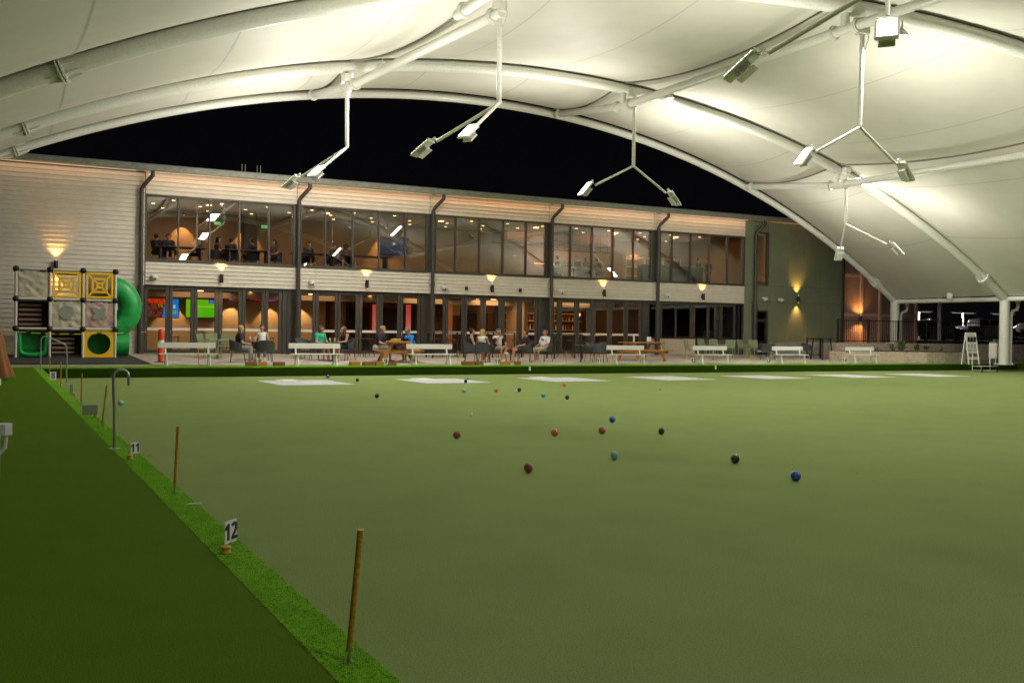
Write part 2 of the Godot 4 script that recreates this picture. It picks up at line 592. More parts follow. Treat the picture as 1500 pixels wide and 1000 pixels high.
func make_canopy() -> void:
	var c := thing("tensile_canopy", "large white fabric canopy on curved steel arches over the green", "canopy")
	var rad := [0.17, 0.22, 0.27, 0.27, 0.27]
	for k in 5:
		var pts := []
		for i in 65:
			pts.append(arch_at(k, CX - REACH + 2.0 * REACH * i / 64.0))
		var a := part(c, "arch", MB.new().tube(pts, rad[k], 14), M["steel_white"])
		# bolted splice flanges
		for fx in [[0.75, 0.95, 1.65, 3.0, 3.0][k], 46.55]:
			var q := arch_at(k, fx)
			var d := (arch_at(k, fx + 0.1) - q).normalized()
			var f := MB.new()
			f.cyl(q - d * 0.07, q - d * 0.02, rad[k] * 1.55, 18)
			f.cyl(q + d * 0.02, q + d * 0.07, rad[k] * 1.55, 18)
			for b in 8:
				var side := d.cross(Vector3.UP).normalized().rotated(d, TAU * b / 8.0)
				f.cyl(q - d * 0.12 + side * rad[k] * 1.3, q + d * 0.12 + side * rad[k] * 1.3, 0.022, 6)
				var s0: Vector3 = q + side * rad[k] * 0.98
				f.bar(s0 + d * 0.07 + side * 0.05, s0 + d * 0.45, 0.012, 0.09, side)
				f.bar(s0 - d * 0.07 + side * 0.05, s0 - d * 0.45, 0.012, 0.09, side)
			part(a, "splice_flange", f, M["steel_white"])
		# dark clamp line where the fabric meets the arch
		var cl := []
		for i in 65:
			var x := CX - REACH + 2.0 * REACH * i / 64.0
			cl.append(arch_at(k, x, rad[k] + 0.03) + Vector3(0, 0, 0.02 if k > 0 else 0.0))
		part(a, "clamp_rail", MB.new().tube(cl, 0.03, 6), M["edge_dark"])
		# columns
		for x in [CX - REACH, CX + REACH]:
			var base := (1.38 if x > 0 and k == 0 else LEDGE + 0.0)
			if k > 2 and x > 0: base = 0.36
			var z := arch_z(k, x)
			var col := MB.new().cyl(Vector3(x, base, z), Vector3(x, arch_y(x) + 0.12, z), 0.26, 18)
			var cp := part(c, "column", col, M["steel_white"])
			var bp := MB.new().box(Vector3(x, base + 0.02, z), Vector3(0.75, 0.04, 0.75), 0.01)
			for b in 4:
				bp.cyl(Vector3(x + (0.3 if b % 2 else -0.3), base, z + (0.3 if b > 1 else -0.3)), Vector3(x + (0.3 if b % 2 else -0.3), base + 0.12, z + (0.3 if b > 1 else -0.3)), 0.025, 6)
			part(cp, "base_plate", bp, M["steel_white"])
			if x > 0 and k < 2:
				# rainwater head and pipe beside the column
				var pp := MB.new()
				var px: float = x + 0.52
				pp.tube([Vector3(px, base, z), Vector3(px, 3.05, z), Vector3(px + 0.12, 3.25, z), Vector3(px + 0.45, 3.32, z), Vector3(px + 0.55, 3.5, z), Vector3(px + 0.55, 3.7, z)], 0.09, 10)
				pp.lathe([Vector2(0.1, 0), Vector2(0.12, 0.02), Vector2(0.25, 0.38), Vector2(0.26, 0.42)], 12, Transform3D(Basis(), Vector3(px + 0.55, 3.68, z)))
				part(cp, "rainwater_pipe", pp, M["steel_white"])
	# eave tubes and fabric, bay by bay
	for k in 4:
		for x in [CX - REACH, CX + REACH]:
			var a := arch_at(k, x, 0.02)
			var b := arch_at(k + 1, x, 0.02)
			part(c, "eave_tube", MB.new().cyl(a, b, 0.13, 12), M["steel_white"])
		# purlins under the fabric, each with the dark edge of the fabric pocket above it
		for x0 in [12.2, 24.4, 36.5]:
			var a := arch_at(k, x0, 0.0 if k == 0 else -0.75)
			var b := arch_at(k + 1, x0 + (1.3 if x0 < 13.0 and k == 1 else 0.0), -0.75)
			var pu := part(c, "purlin", MB.new().cyl(a, b, 0.16, 12), M["steel_white"])
			var d := (b - a).normalized()
			for e in [[b, -1.0], [a, 1.0]]:
				var q: Vector3 = e[0] + d * (e[1] * 0.5)
				part(pu, "end_flange", MB.new().cyl(q, q + d * 0.05, 0.25, 14).cyl(q + d * 0.049, q + d * 0.1, 0.23, 14), M["steel_white"])
			part(pu, "hanger", MB.new().cyl(b, b + Vector3(0, 0.7, 0), 0.14, 10), M["steel_white"])
			var dk := []
			for i in 13:
				var t := i / 12.0
				dk.append(fabric_at(k, b.x * t + a.x * (1.0 - t), t) - Vector3(0, 0.04, 0))
			part(pu, "pocket_edge", MB.new().tube(dk, 0.038, 6), M["edge_dark"])
		var n := 12
		for j in n:
			var xa := CX - REACH + 2.0 * REACH * j / n
			var xb := CX - REACH + 2.0 * REACH * (j + 1) / n
			var f := part(c, "fabric_panel", MB.new().grid(10, 16, func(u, w): return fabric_at(k, lerpf(xa, xb, u), w)), M["fabric"])
			if j > 0:
				part(f, "welded_seam", MB.new().grid(1, 16, func(u, w): return fabric_at(k, xa - 0.03 + 0.06 * u, w) - Vector3(0, 0.004, 0)), M["seam"])


func fabric_at(k: int, x: float, t: float) -> Vector3:
	var a := arch_at(k, x, 0.3)
	var b := arch_at(k + 1, x, 0.34)
	var e := clampf((absf(x - CX) - REACH + 7.0) / 7.0, 0.0, 1.0)
	var dip: float = [0.42, 0.62, 0.7, 0.7][k] * (1.0 - e * e)
	var p := a.lerp(b, t)
	p.y -= dip * 4.0 * t * (1.0 - t) + 0.12 * e
	return p


# ---------------------------------------------------------------- floodlight masts

func floodlight(parent: Node3D, at: Vector3, n: Vector3, along: Vector3, energy: float) -> void:
	# at: middle of the glowing face; n: where it shines; along: the fitting's long side
	var x := (along - n * along.dot(n)).normalized()
	var b := Basis(x, n, x.cross(n))
	var h := MB.new()
	h.box(Vector3(0, -0.06, 0), Vector3(0.92, 0.09, 0.46), 0.04)
	var o := part(parent, "floodlight", h, M["steel_white"])
	o.transform = Transform3D(b, at)
	for k in 7:
		part(o, "led_strip", MB.new().box(Vector3(-0.36 + k * 0.12, -0.01, 0), Vector3(0.085, 0.012, 0.36), 0.003), M["led"])
	var fin := MB.new()
	for k in 9:
		fin.box(Vector3(-0.2 + k * 0.05, -0.19, 0), Vector3(0.012, 0.16, 0.3))
	fin.box(Vector3(0, -0.29, 0), Vector3(0.5, 0.05, 0.32), 0.01)
	part(o, "driver_housing", fin, M["steel_white"])
	o.scale = Vector3(0.86, 0.86, 0.86)
	var br := MB.new()
	br.bar(Vector3(-0.47, -0.07, -0.18), Vector3(-0.47, -0.07, 0.18), 0.03, 0.16)
	br.bar(Vector3(-0.46, -0.07, 0), Vector3(-0.66, -0.1, 0), 0.06, 0.1)
	part(o, "bracket", br, M["steel_white"])
	var l := AreaLight3D.new()
	l.name = "floodlight_beam"
	l.area_size = Vector2(0.76, 0.42)
	l.light_color = Color(1.0, 0.98, 0.945)
	l.light_energy = energy
	l.area_range = 80.0
	l.shadow_enabled = true
	# the lamp shines along its own -z
	l.transform = Transform3D(Basis(x, -n.cross(x), -n), at + n * 0.04)
	parent.add_child(l, true)


func mast(label: String, top: Vector3, joint: Vector3, ends: Array, energy := 48.0, tilt := 0.74) -> void:
	var t := thing("floodlight_mast", label, "floodlight", top, 0.0, "floodlight masts under the canopy")
	var j := joint - top
	part(t, "pole", MB.new().cyl(Vector3.ZERO, j, 0.075, 12), M["steel_white"])
	part(t, "top_clamp", MB.new().box(Vector3(0, -0.05, 0), Vector3(0.36, 0.3, 0.36), 0.03), M["steel_white"])
	part(t, "cable", MB.new().tube([Vector3(0.2, 0, 0), Vector3(0.26, -0.25, 0.02), Vector3(0.14, -0.6, 0), Vector3(0.085, -0.75, 0)], 0.015, 5), M["steel_white"])
	for e in ends:
		var q: Vector3 = j + e
		part(t, "arm", MB.new().cyl(j, q, 0.05, 10), M["steel_white"])
		var out := Vector3(e.x, 0, e.z).normalized()
		var n := (out * tilt + Vector3.UP * (1.41 - tilt)).normalized()
		floodlight(t, q + (e as Vector3).normalized() * 0.55 + n * 0.1, n, e, energy)


func make_masts() -> void:
	var W := [Vector3(-1.15, -0.95, 0.85), Vector3(-1.3, -1.0, -1.7)]
	var X := [Vector3(-2.0, -1.0, 0.1), Vector3(1.85, -1.0, -0.15)]
	var E := [Vector3(0.55, -1.0, -0.8), Vector3(1.55, -1.0, 1.15)]
	mast("floodlight mast farthest left, hanging low over the clubhouse roof", Vector3(12.086, 11.521, -37.200), Vector3(12.119, 8.794, -37.200), W, 26.0, 0.58)
	mast("floodlight mast second from left, its arms against the black sky", Vector3(13.522, 11.644, -27.000), Vector3(13.544, 8.671, -27.000), W, 29.0, 0.58)
	mast("near floodlight mast cut off by the top of the photo", Vector3(14.3, 11.3, -12.9), Vector3(14.3, 8.2, -12.9), [Vector3(-0.85, -1.0, 0.75), Vector3(-1.1, -1.0, -1.9)], 36.0, 0.62)
	mast("floodlight mast with V shaped arms over the middle of the clubhouse", Vector3(24.759, 12.323, -36.200), Vector3(24.746, 9.061, -36.200), X, 60.0)
	mast("floodlight mast with V shaped arms against white canopy, upper right", Vector3(25.000, 11.757, -23.600), Vector3(24.952, 8.571, -23.600), X, 60.0)
	mast("floodlight mast lowest on the right, one arm hanging straight down", Vector3(36.776, 9.874, -35.600), Vector3(36.792, 7.227, -35.600), E, 15.0)
	mast("floodlight mast over the near right of the green", Vector3(27.0, 11.6, -7.4), Vector3(27.0, 8.4, -7.4), X)
	mast("floodlight mast over the far right of the green", Vector3(37.6, 9.2, -20.0), Vector3(37.6, 6.8, -20.0), [Vector3(1.3, -1.0, -1.2), Vector3(1.5, -1.0, 1.1)], 32.0)
	# small fittings under the arches; their downward light is added to brighten the green
	var spots := [["high bay lamp under the second arch at the left mast", Vector3(13.451, 12.025, -37.000), 90.0], ["high bay lamp under the second arch, middle of canopy", Vector3(26.694, 12.400, -36.300), 76.0], ["high bay lamp under the second arch beside the lowest mast", Vector3(37.862, 9.788, -35.500), 110.0], ["high bay lamp under the third arch at upper right", Vector3(25.679, 11.512, -22.600), 42.0], ["high bay lamp under the third arch above the photo", Vector3(17.0, 12.1, -22.5), 42.0], ["high bay lamp under the third arch right of the photo", Vector3(39.0, 8.3, -19.7), 42.0], ["high bay lamp under the fourth arch above the photo", Vector3(16.5, 11.9, -11.8), 25.0], ["high bay lamp under the fourth arch right of the photo", Vector3(29.0, 11.2, -6.5), 25.0], ["added unseen lamp over the near end of the walkway behind camera", Vector3(4.5, 9.4, 3.0), 32.0]]  # the last lamp is added, out of view, to brighten strip and carpet
	for s in spots:
		var t := thing("high_bay_lamp", s[0], "lamp", s[1], 0.5, "high bay lamps under the arches")
		part(t, "bracket", MB.new().bar(Vector3(0, 0.36, 0), Vector3(0, 0.1, 0), 0.05, 0.03), M["steel_white"])
		part(t, "yoke", MB.new().tube([Vector3(-0.23, -0.12, 0), Vector3(-0.23, 0.04, 0), Vector3(-0.1, 0.12, 0), Vector3(0.1, 0.12, 0), Vector3(0.23, 0.04, 0), Vector3(0.23, -0.12, 0)], 0.02, 6), M["steel_white"])
		part(t, "lamp_body", MB.new().lathe([Vector2(0.2, -0.16), Vector2(0.21, -0.14), Vector2(0.19, -0.08), Vector2(0.1, 0.02), Vector2(0.08, 0.07), Vector2(0.0, 0.07)], 16), M["white_plastic"])
		part(t, "lens", MB.new().lathe([Vector2(0.0, -0.145), Vector2(0.19, -0.145), Vector2(0.195, -0.14)], 16), M["high_bay_glow"])
		var l := SpotLight3D.new()
		l.name = "added_downward_beam"
		l.light_color = Color(1.0, 0.98, 0.945)
		l.light_energy = s[2]
		l.light_size = 0.19
		l.spot_angle = 84.0
		l.spot_angle_attenuation = 0.4
		l.spot_range = 60.0
		l.shadow_enabled = true
		l.position = Vector3(0, -0.2, 0)
		l.rotation.x = -PI / 2
		t.add_child(l)


# ---------------------------------------------------------------- clubhouse

const BAYS := [[6.06, 7.46, 8.83, 10.18, 11.55, 12.75], [13.05, 14.27, 15.66, 17.03, 18.42, 19.59], [20.04, 21.18, 22.54, 23.92, 25.31, 26.55], [26.93, 28.07, 29.45, 30.84, 32.22, 33.47], [34.04, 34.91, 36.26, 37.63, 39.0, 40.23]]
const LEAVES := [[6.19, 6.96, 7.27, 8.05, 8.36, 9.13, 9.48, 10.21, 10.54, 11.29, 11.6, 12.08], [13.06, 13.74, 14.04, 14.86, 15.14, 15.91, 16.25, 16.99, 17.33, 18.1, 18.4, 19.18], [20.02, 20.58, 20.89, 21.64, 21.96, 22.74, 23.06, 23.8, 24.17, 24.91, 25.21, 26.0], [26.93, 27.38, 27.7, 28.49, 28.79, 29.54, 29.86, 30.64, 30.96, 31.74, 32.04, 32.79], [33.5, 34.26, 34.41, 35.33, 35.43, 36.4, 36.77, 37.67, 37.83, 38.59, 38.83, 39.66]]


func boards(c: Node3D, x0: float, x1: float, y0: float, y1: float, pitch: float) -> void:
	var n := roundi((y1 - y0) / pitch)
	var h := (y1 - y0) / n
	# a lapped board: its lower edge stands proud of the one below
	var s := MB.new()
	var w := x1 - x0
	var pts := [Vector2(0.0, 0.0), Vector2(0.05, 0.0), Vector2(0.052, 0.014), Vector2(0.012, h - 0.004), Vector2(0.0, h - 0.004)]
	for i in pts.size():
		var a: Vector2 = pts[i]
		var b: Vector2 = pts[(i + 1) % pts.size()]
		var nn := Vector3(0, -(b.x - a.x), b.y - a.y).normalized()
		s.quad(Vector3(0, a.y, a.x), Vector3(w, a.y, a.x), Vector3(w, b.y, b.x), Vector3(0, b.y, b.x), nn)
	for e in [[0.0, Vector3.LEFT], [w, Vector3.RIGHT]]:
		s.quad(Vector3(e[0], 0, 0), Vector3(e[0], 0, 0.05), Vector3(e[0], h - 0.004, 0.014), Vector3(e[0], h - 0.004, 0), e[1])
	var shape := s.mesh()
	for k in n:
		var o := part(c, "weatherboard", shape, M["board"] if (k * 7 + int(x0)) % 3 else M["board_b"])
		o.position = Vector3(x0, y0 + k * h, FACE)


func make_clubhouse() -> void:
	var c := thing("clubhouse", "two storey clubhouse with pale weatherboards, long windows and dark gutter", "building")
	# wall core behind the boards
	var w := MB.new()
	w.box(Vector3(-2.0, 4.5, -47.25), Vector3(15.9, 9.0, 0.46))
	for b in BAYS:
		w.box(Vector3((b[0] + b[5]) * 0.5, 4.2, -47.14), Vector3(b[5] - b[0] + 0.28, 1.06, 0.24))
		w.box(Vector3((b[0] + b[5]) * 0.5, 8.18, -47.14), Vector3(b[5] - b[0] + 0.28, 0.98, 0.24))
	part(c, "wall", w, M["wall_dark"])
	boards(c, -9.9, 6.02, 0.5, 8.62, 0.2)
	for i in 5:
		var b: Array = BAYS[i]
		var xa: float = b[0] - 0.02 if i == 0 else BAYS[i - 1][5] + 0.12
		var xb: float = b[5] + 0.12 if i < 4 else 40.3
		boards(c, xa + 0.02, xb, 3.66, 4.72, 0.177)
		boards(c, xa + 0.02, xb, 7.70, 8.66, 0.192)
		# upper window: frame, mullions, panes
		var fr := MB.new()
		var wd: float = b[5] - b[0]
		var mx: float = (b[0] + b[5]) * 0.5
		fr.box(Vector3(mx, 4.78, -47.03), Vector3(wd + 0.06, 0.1, 0.16), 0.01)
		fr.box(Vector3(mx, 7.66, -47.03), Vector3(wd + 0.06, 0.09, 0.16), 0.01)
		fr.box(Vector3(b[0], 6.22, -47.03), Vector3(0.1, 2.79, 0.16), 0.01)
		fr.box(Vector3(b[5], 6.22, -47.03), Vector3(0.12, 2.79, 0.16), 0.01)
		var win := part(c, "upper_window", fr, M["frame"])
		for k in 4:
			part(win, "mullion", MB.new().box(Vector3(b[k + 1], 6.22, -47.03), Vector3(0.075, 2.78, 0.13), 0.008), M["frame"])
		for k in 5:
			part(win, "pane", MB.new().box(Vector3((b[k] + b[k + 1]) * 0.5, 6.22, -47.06), Vector3(b[k + 1] - b[k] - 0.08, 2.78, 0.01)), M["glass"])
			for zz in [-47.085, -47.11]:  # extra panes added to strengthen the canopy reflection in the glass
				part(win, "extra_reflection_pane", MB.new().box(Vector3((b[k] + b[k + 1]) * 0.5, 6.22, zz), Vector3(b[k + 1] - b[k] - 0.08, 2.78, 0.01)), M["glass"])
		part(win, "sill", MB.new().box(Vector3(mx, 4.73, -46.96), Vector3(wd + 0.1, 0.035, 0.12), 0.008), M["frame"])
		if i < 4:
			part(c, "window_post", MB.new().box(Vector3((b[5] + BAYS[i + 1][0]) * 0.5, 6.2, -47.1), Vector3(BAYS[i + 1][0] - b[5] - 0.11, 3.0, 0.2)), M["frame"])
	# ground floor: bifold leaves, set back under the boards
	for i in 5:
		var g: Array = LEAVES[i]
		var fixed := i == 4
		var y0 := 1.5 if fixed else 0.56
		for k in 6:
			var a: float = g[k * 2]
			var b: float = g[k * 2 + 1]
			var la: float = a - (0.12 if k == 0 else (a - g[k * 2 - 1]) * 0.5 - 0.006)
			var lb: float = b + (0.16 if k == 5 else (g[k * 2 + 2] - b) * 0.5 - 0.006)
			var bot := y0 + (0.09 if fixed else 0.2)
			var f := MB.new()
			f.box(Vector3((la + a) * 0.5, (y0 + 3.66) * 0.5, -47.2), Vector3(a - la, 3.66 - y0 - 0.1, 0.09), 0.008)
			f.box(Vector3((b + lb) * 0.5, (y0 + 3.66) * 0.5, -47.2), Vector3(lb - b, 3.66 - y0 - 0.1, 0.09), 0.008)
			f.box(Vector3((a + b) * 0.5, 3.54, -47.2), Vector3(b - a, 0.14, 0.08), 0.006)
			f.box(Vector3((a + b) * 0.5, (y0 + 0.05 + bot) * 0.5, -47.2), Vector3(b - a, bot - y0 - 0.05, 0.08), 0.006)
			var leaf := part(c, "fixed_window" if fixed else "door_leaf", f, M["frame"])
			part(leaf, "pane", MB.new().box(Vector3((a + b) * 0.5, (bot + 3.47) * 0.5, -47.2), Vector3(b - a + 0.01, 3.47 - bot, 0.01)), M["glass"])
			if not fixed:
				part(leaf, "safety_strip", MB.new().box(Vector3((a + b) * 0.5, 1.69, -47.187), Vector3(b - a - 0.01, 0.12, 0.006)), M["safety_strip"])
				part(leaf, "handle", MB.new().tube([Vector3(la + 0.06, 1.5, -47.155), Vector3(la + 0.06, 1.5, -47.11), Vector3(la + 0.06, 1.66, -47.11), Vector3(la + 0.06, 1.66, -47.155)], 0.012, 6), M["steel"])
		# leaves folded back beside the post, head track, post
		if i < 4:
			var s0: float = g[11] + 0.17
			var s1: float = LEAVES[i + 1][0] - 0.13
			for k in 3:
				part(c, "folded_leaf", MB.new().box(Vector3(lerpf(s0, s1, (k + 0.5) / 3.0), 2.11, -47.16 - 0.03 * k), Vector3((s1 - s0) / 3.0 - 0.012, 3.08, 0.1), 0.01), M["frame"])
		part(c, "head_track", MB.new().box(Vector3((g[0] + g[11]) * 0.5 + 0.3, 3.63, -47.2), Vector3(g[11] - g[0] + 0.95, 0.05, 0.14), 0.006), M["frame"])
	part(c, "track_soffit", MB.new().box(Vector3(23.2, 3.645, -47.07), Vector3(34.2, 0.02, 0.1)), M["frame"])
	# pale low wall under the fixed windows, in panels
	for k in 3:
		part(c, "low_wall_panel", MB.new().box(Vector3(33.95 + k * 1.13, 1.02, -47.15), Vector3(1.11, 0.94, 0.14), 0.01), M["soffit"])
	part(c, "low_wall", MB.new().box(Vector3(38.6, 1.02, -47.16), Vector3(3.4, 0.94, 0.14)), M["wall_dark"])
	# gutter, soffit, roof
	part(c, "gutter", MB.new().box(Vector3(18.3, 8.80, -46.42), Vector3(60.5, 0.3, 0.16), 0.03), M["gutter"])
	part(c, "soffit", MB.new().box(Vector3(18.3, 8.69, -46.75), Vector3(60.5, 0.04, 0.52)), M["soffit"])
	var rf := MB.new()
	rf.quad(Vector3(-12, 8.97, -46.5), Vector3(48.5, 8.97, -46.5), Vector3(48.5, 9.5, -58), Vector3(-12, 9.5, -58), Vector3(0, 1, 0.03).normalized())
	rf.quad(Vector3(-12, 8.72, -47.0), Vector3(48.5, 8.72, -47.0), Vector3(48.5, 9.3, -58), Vector3(-12, 9.3, -58), Vector3(0, -1, 0))
	part(c, "roof", rf, M["gutter"])
	# downpipes: a short drop from the gutter, a slant back to the wall, then down; sleeved below the boards
	for x in [5.85, 12.92, 19.83, 26.78, 33.8, 41.0]:
		var d := MB.new().tube([Vector3(x + 0.42, 8.68, -46.45), Vector3(x + 0.42, 8.45, -46.45), Vector3(x + 0.34, 8.36, -46.5), Vector3(x + 0.08, 8.02, -46.72), Vector3(x, 7.85, -46.78), Vector3(x, 3.6, -46.78)], 0.095, 12)
		var p := part(c, "downpipe", d, M["frame"])
		part(p, "sleeve", MB.new().cyl(Vector3(x, 0.5, -46.78), Vector3(x, 3.62, -46.78), 0.15, 14), M["frame"])
		for y in [4.1, 6.2, 7.7]:
			var cl := MB.new()
			cl.cyl(Vector3(x, y - 0.03, -46.78), Vector3(x, y + 0.03, -46.78), 0.115, 12)
			cl.box(Vector3(x, y, -46.9), Vector3(0.05, 0.04, 0.2))
			part(p, "clip", cl, M["frame"])
	# green panelled end of the building
	var xs := [40.34, 42.36, 43.79, 45.2, 46.64, 48.35]
	var ys := [0.5, 3.8, 4.78, 8.66]
	for i in 5:
		for j in 3:
			var xa: float = xs[i]
			var xb: float = xs[i + 1]
			var ya: float = ys[j]
			var yb: float = ys[j + 1]
			if i == 0:
				if j == 1:
					part(c, "wall_panel", MB.new().box(Vector3((xa + xb) * 0.5, (ya + yb) * 0.5, -47.04), Vector3(xb - xa - 0.02, yb - ya - 0.02, 0.08), 0.006), M["green_panel"])
				else:
					part(c, "wall_panel", MB.new().box(Vector3((xa + 41.1) * 0.5, (ya + yb) * 0.5, -47.04), Vector3(41.1 - xa - 0.02, yb - ya - 0.02, 0.08), 0.006), M["green_panel"])
					part(c, "wall_panel", MB.new().box(Vector3((42.22 + xb) * 0.5, (ya + yb) * 0.5, -47.04), Vector3(xb - 42.22 - 0.02, yb - ya - 0.02, 0.08), 0.006), M["green_panel"])
					var top := 3.27 if j == 0 else 8.06
					part(c, "wall_panel", MB.new().box(Vector3(41.66, (top + yb) * 0.5, -47.04), Vector3(1.1, yb - top - 0.02, 0.08), 0.006), M["green_panel"])
				continue
			part(c, "wall_panel", MB.new().box(Vector3((xa + xb) * 0.5, (ya + yb) * 0.5, -47.04), Vector3(xb - xa - 0.02, yb - ya - 0.02, 0.08), 0.006), M["green_panel"])
	var core := MB.new()
	core.box(Vector3(45.3, 4.6, -47.2), Vector3(6.1, 8.2, 0.22))
	core.box(Vector3(40.75, 4.6, -47.2), Vector3(0.7, 8.2, 0.22))
	core.box(Vector3(41.66, 4.1, -47.2), Vector3(1.1, 1.5, 0.22))
	core.box(Vector3(48.3, 4.6, -52.5), Vector3(0.2, 8.2, 10.6))
	part(c, "end_wall", core, M["wall_dark"])
	part(c, "corner_post", MB.new().box(Vector3(48.42, 4.6, -47.05), Vector3(0.16, 8.2, 0.3), 0.01), M["frame"])
	var nf := MB.new()
	for q in [[Vector3(41.66, 4.95, -47.05), Vector3(1.12, 0.09, 0.14)], [Vector3(41.66, 8.0, -47.05), Vector3(1.12, 0.09, 0.14)], [Vector3(41.14, 6.475, -47.05), Vector3(0.09, 2.95, 0.14)], [Vector3(42.18, 6.475, -47.05), Vector3(0.09, 2.95, 0.14)]]:
		nf.box(q[0], q[1], 0.008)
	var nw := part(c, "narrow_window", nf, M["frame"])
	part(nw, "pane", MB.new().box(Vector3(41.66, 6.475, -47.06), Vector3(0.96, 2.96, 0.01)), M["glass"])
	var df := MB.new()
	for q in [[Vector3(41.16, 1.9, -47.05), Vector3(0.1, 2.74, 0.14)], [Vector3(42.17, 1.9, -47.05), Vector3(0.1, 2.74, 0.14)], [Vector3(41.66, 3.22, -47.05), Vector3(0.91, 0.09, 0.14)], [Vector3(41.66, 2.66, -47.05), Vector3(0.91, 0.16, 0.12)]]:
		df.box(q[0], q[1], 0.008)
	var sd := part(c, "side_door", df, M["frame"])
	part(sd, "pane", MB.new().box(Vector3(41.66, 1.72, -47.08), Vector3(0.86, 1.72, 0.01)), M["glass"])
	part(sd, "transom_pane", MB.new().box(Vector3(41.66, 2.96, -47.08), Vector3(0.9, 0.44, 0.01)), M["glass"])
	part(sd, "kick_rail", MB.new().box(Vector3(41.66, 0.78, -47.06), Vector3(0.9, 0.12, 0.06), 0.006), M["white_plastic"])
	for q in [[11.0, "left"], [11.75, "right"]]:
		var an := thing("roof_antenna", "pair of thin pale rods on the clubhouse roof, %s pair" % q[1], "antenna", Vector3(q[0], 9.12, -50.0), 0.0, "thin rods on the roof")
		for dx in [-0.08, 0.08]:
			part(an, "rod", MB.new().cyl(Vector3(dx, 0, 0), Vector3(dx, 0.75, 0), 0.02, 6), M["steel_white"])
		part(an, "base", MB.new().box(Vector3(0, 0.02, 0), Vector3(0.3, 0.04, 0.12)), M["gutter"])
	# strip of warm light under the gutter: one length per bay
	for i in 6:
		var x0: float = BAYS[i][0] - 0.1 if i < 5 else -8.0
		var x1: float = BAYS[i][5] + 0.1 if i < 5 else 5.6
		var o := single("eave_light", "warm light strip under the gutter above " + ["leftmost window bay", "second window bay", "middle window bay", "fourth window bay", "rightmost window bay", "the blank left wall"][i], "strip light", MB.new().box(Vector3((x0 + x1) * 0.5, 8.655, -46.75), Vector3(x1 - x0, 0.025, 0.03)), M["strip_glow"], Vector3.ZERO, 0.0, "warm light strips under the gutter")
		var l := AreaLight3D.new()
		l.name = "eave_light_beam"
		l.area_size = Vector2(x1 - x0, 0.04)
		l.light_color = Color(1.0, 0.73, 0.52)
		l.light_energy = 1.4
		l.area_range = 20.0
		l.shadow_enabled = true
		l.position = Vector3((x0 + x1) * 0.5, 8.63, -46.75)
		l.rotation.x = -PI / 2
		o.add_child(l)


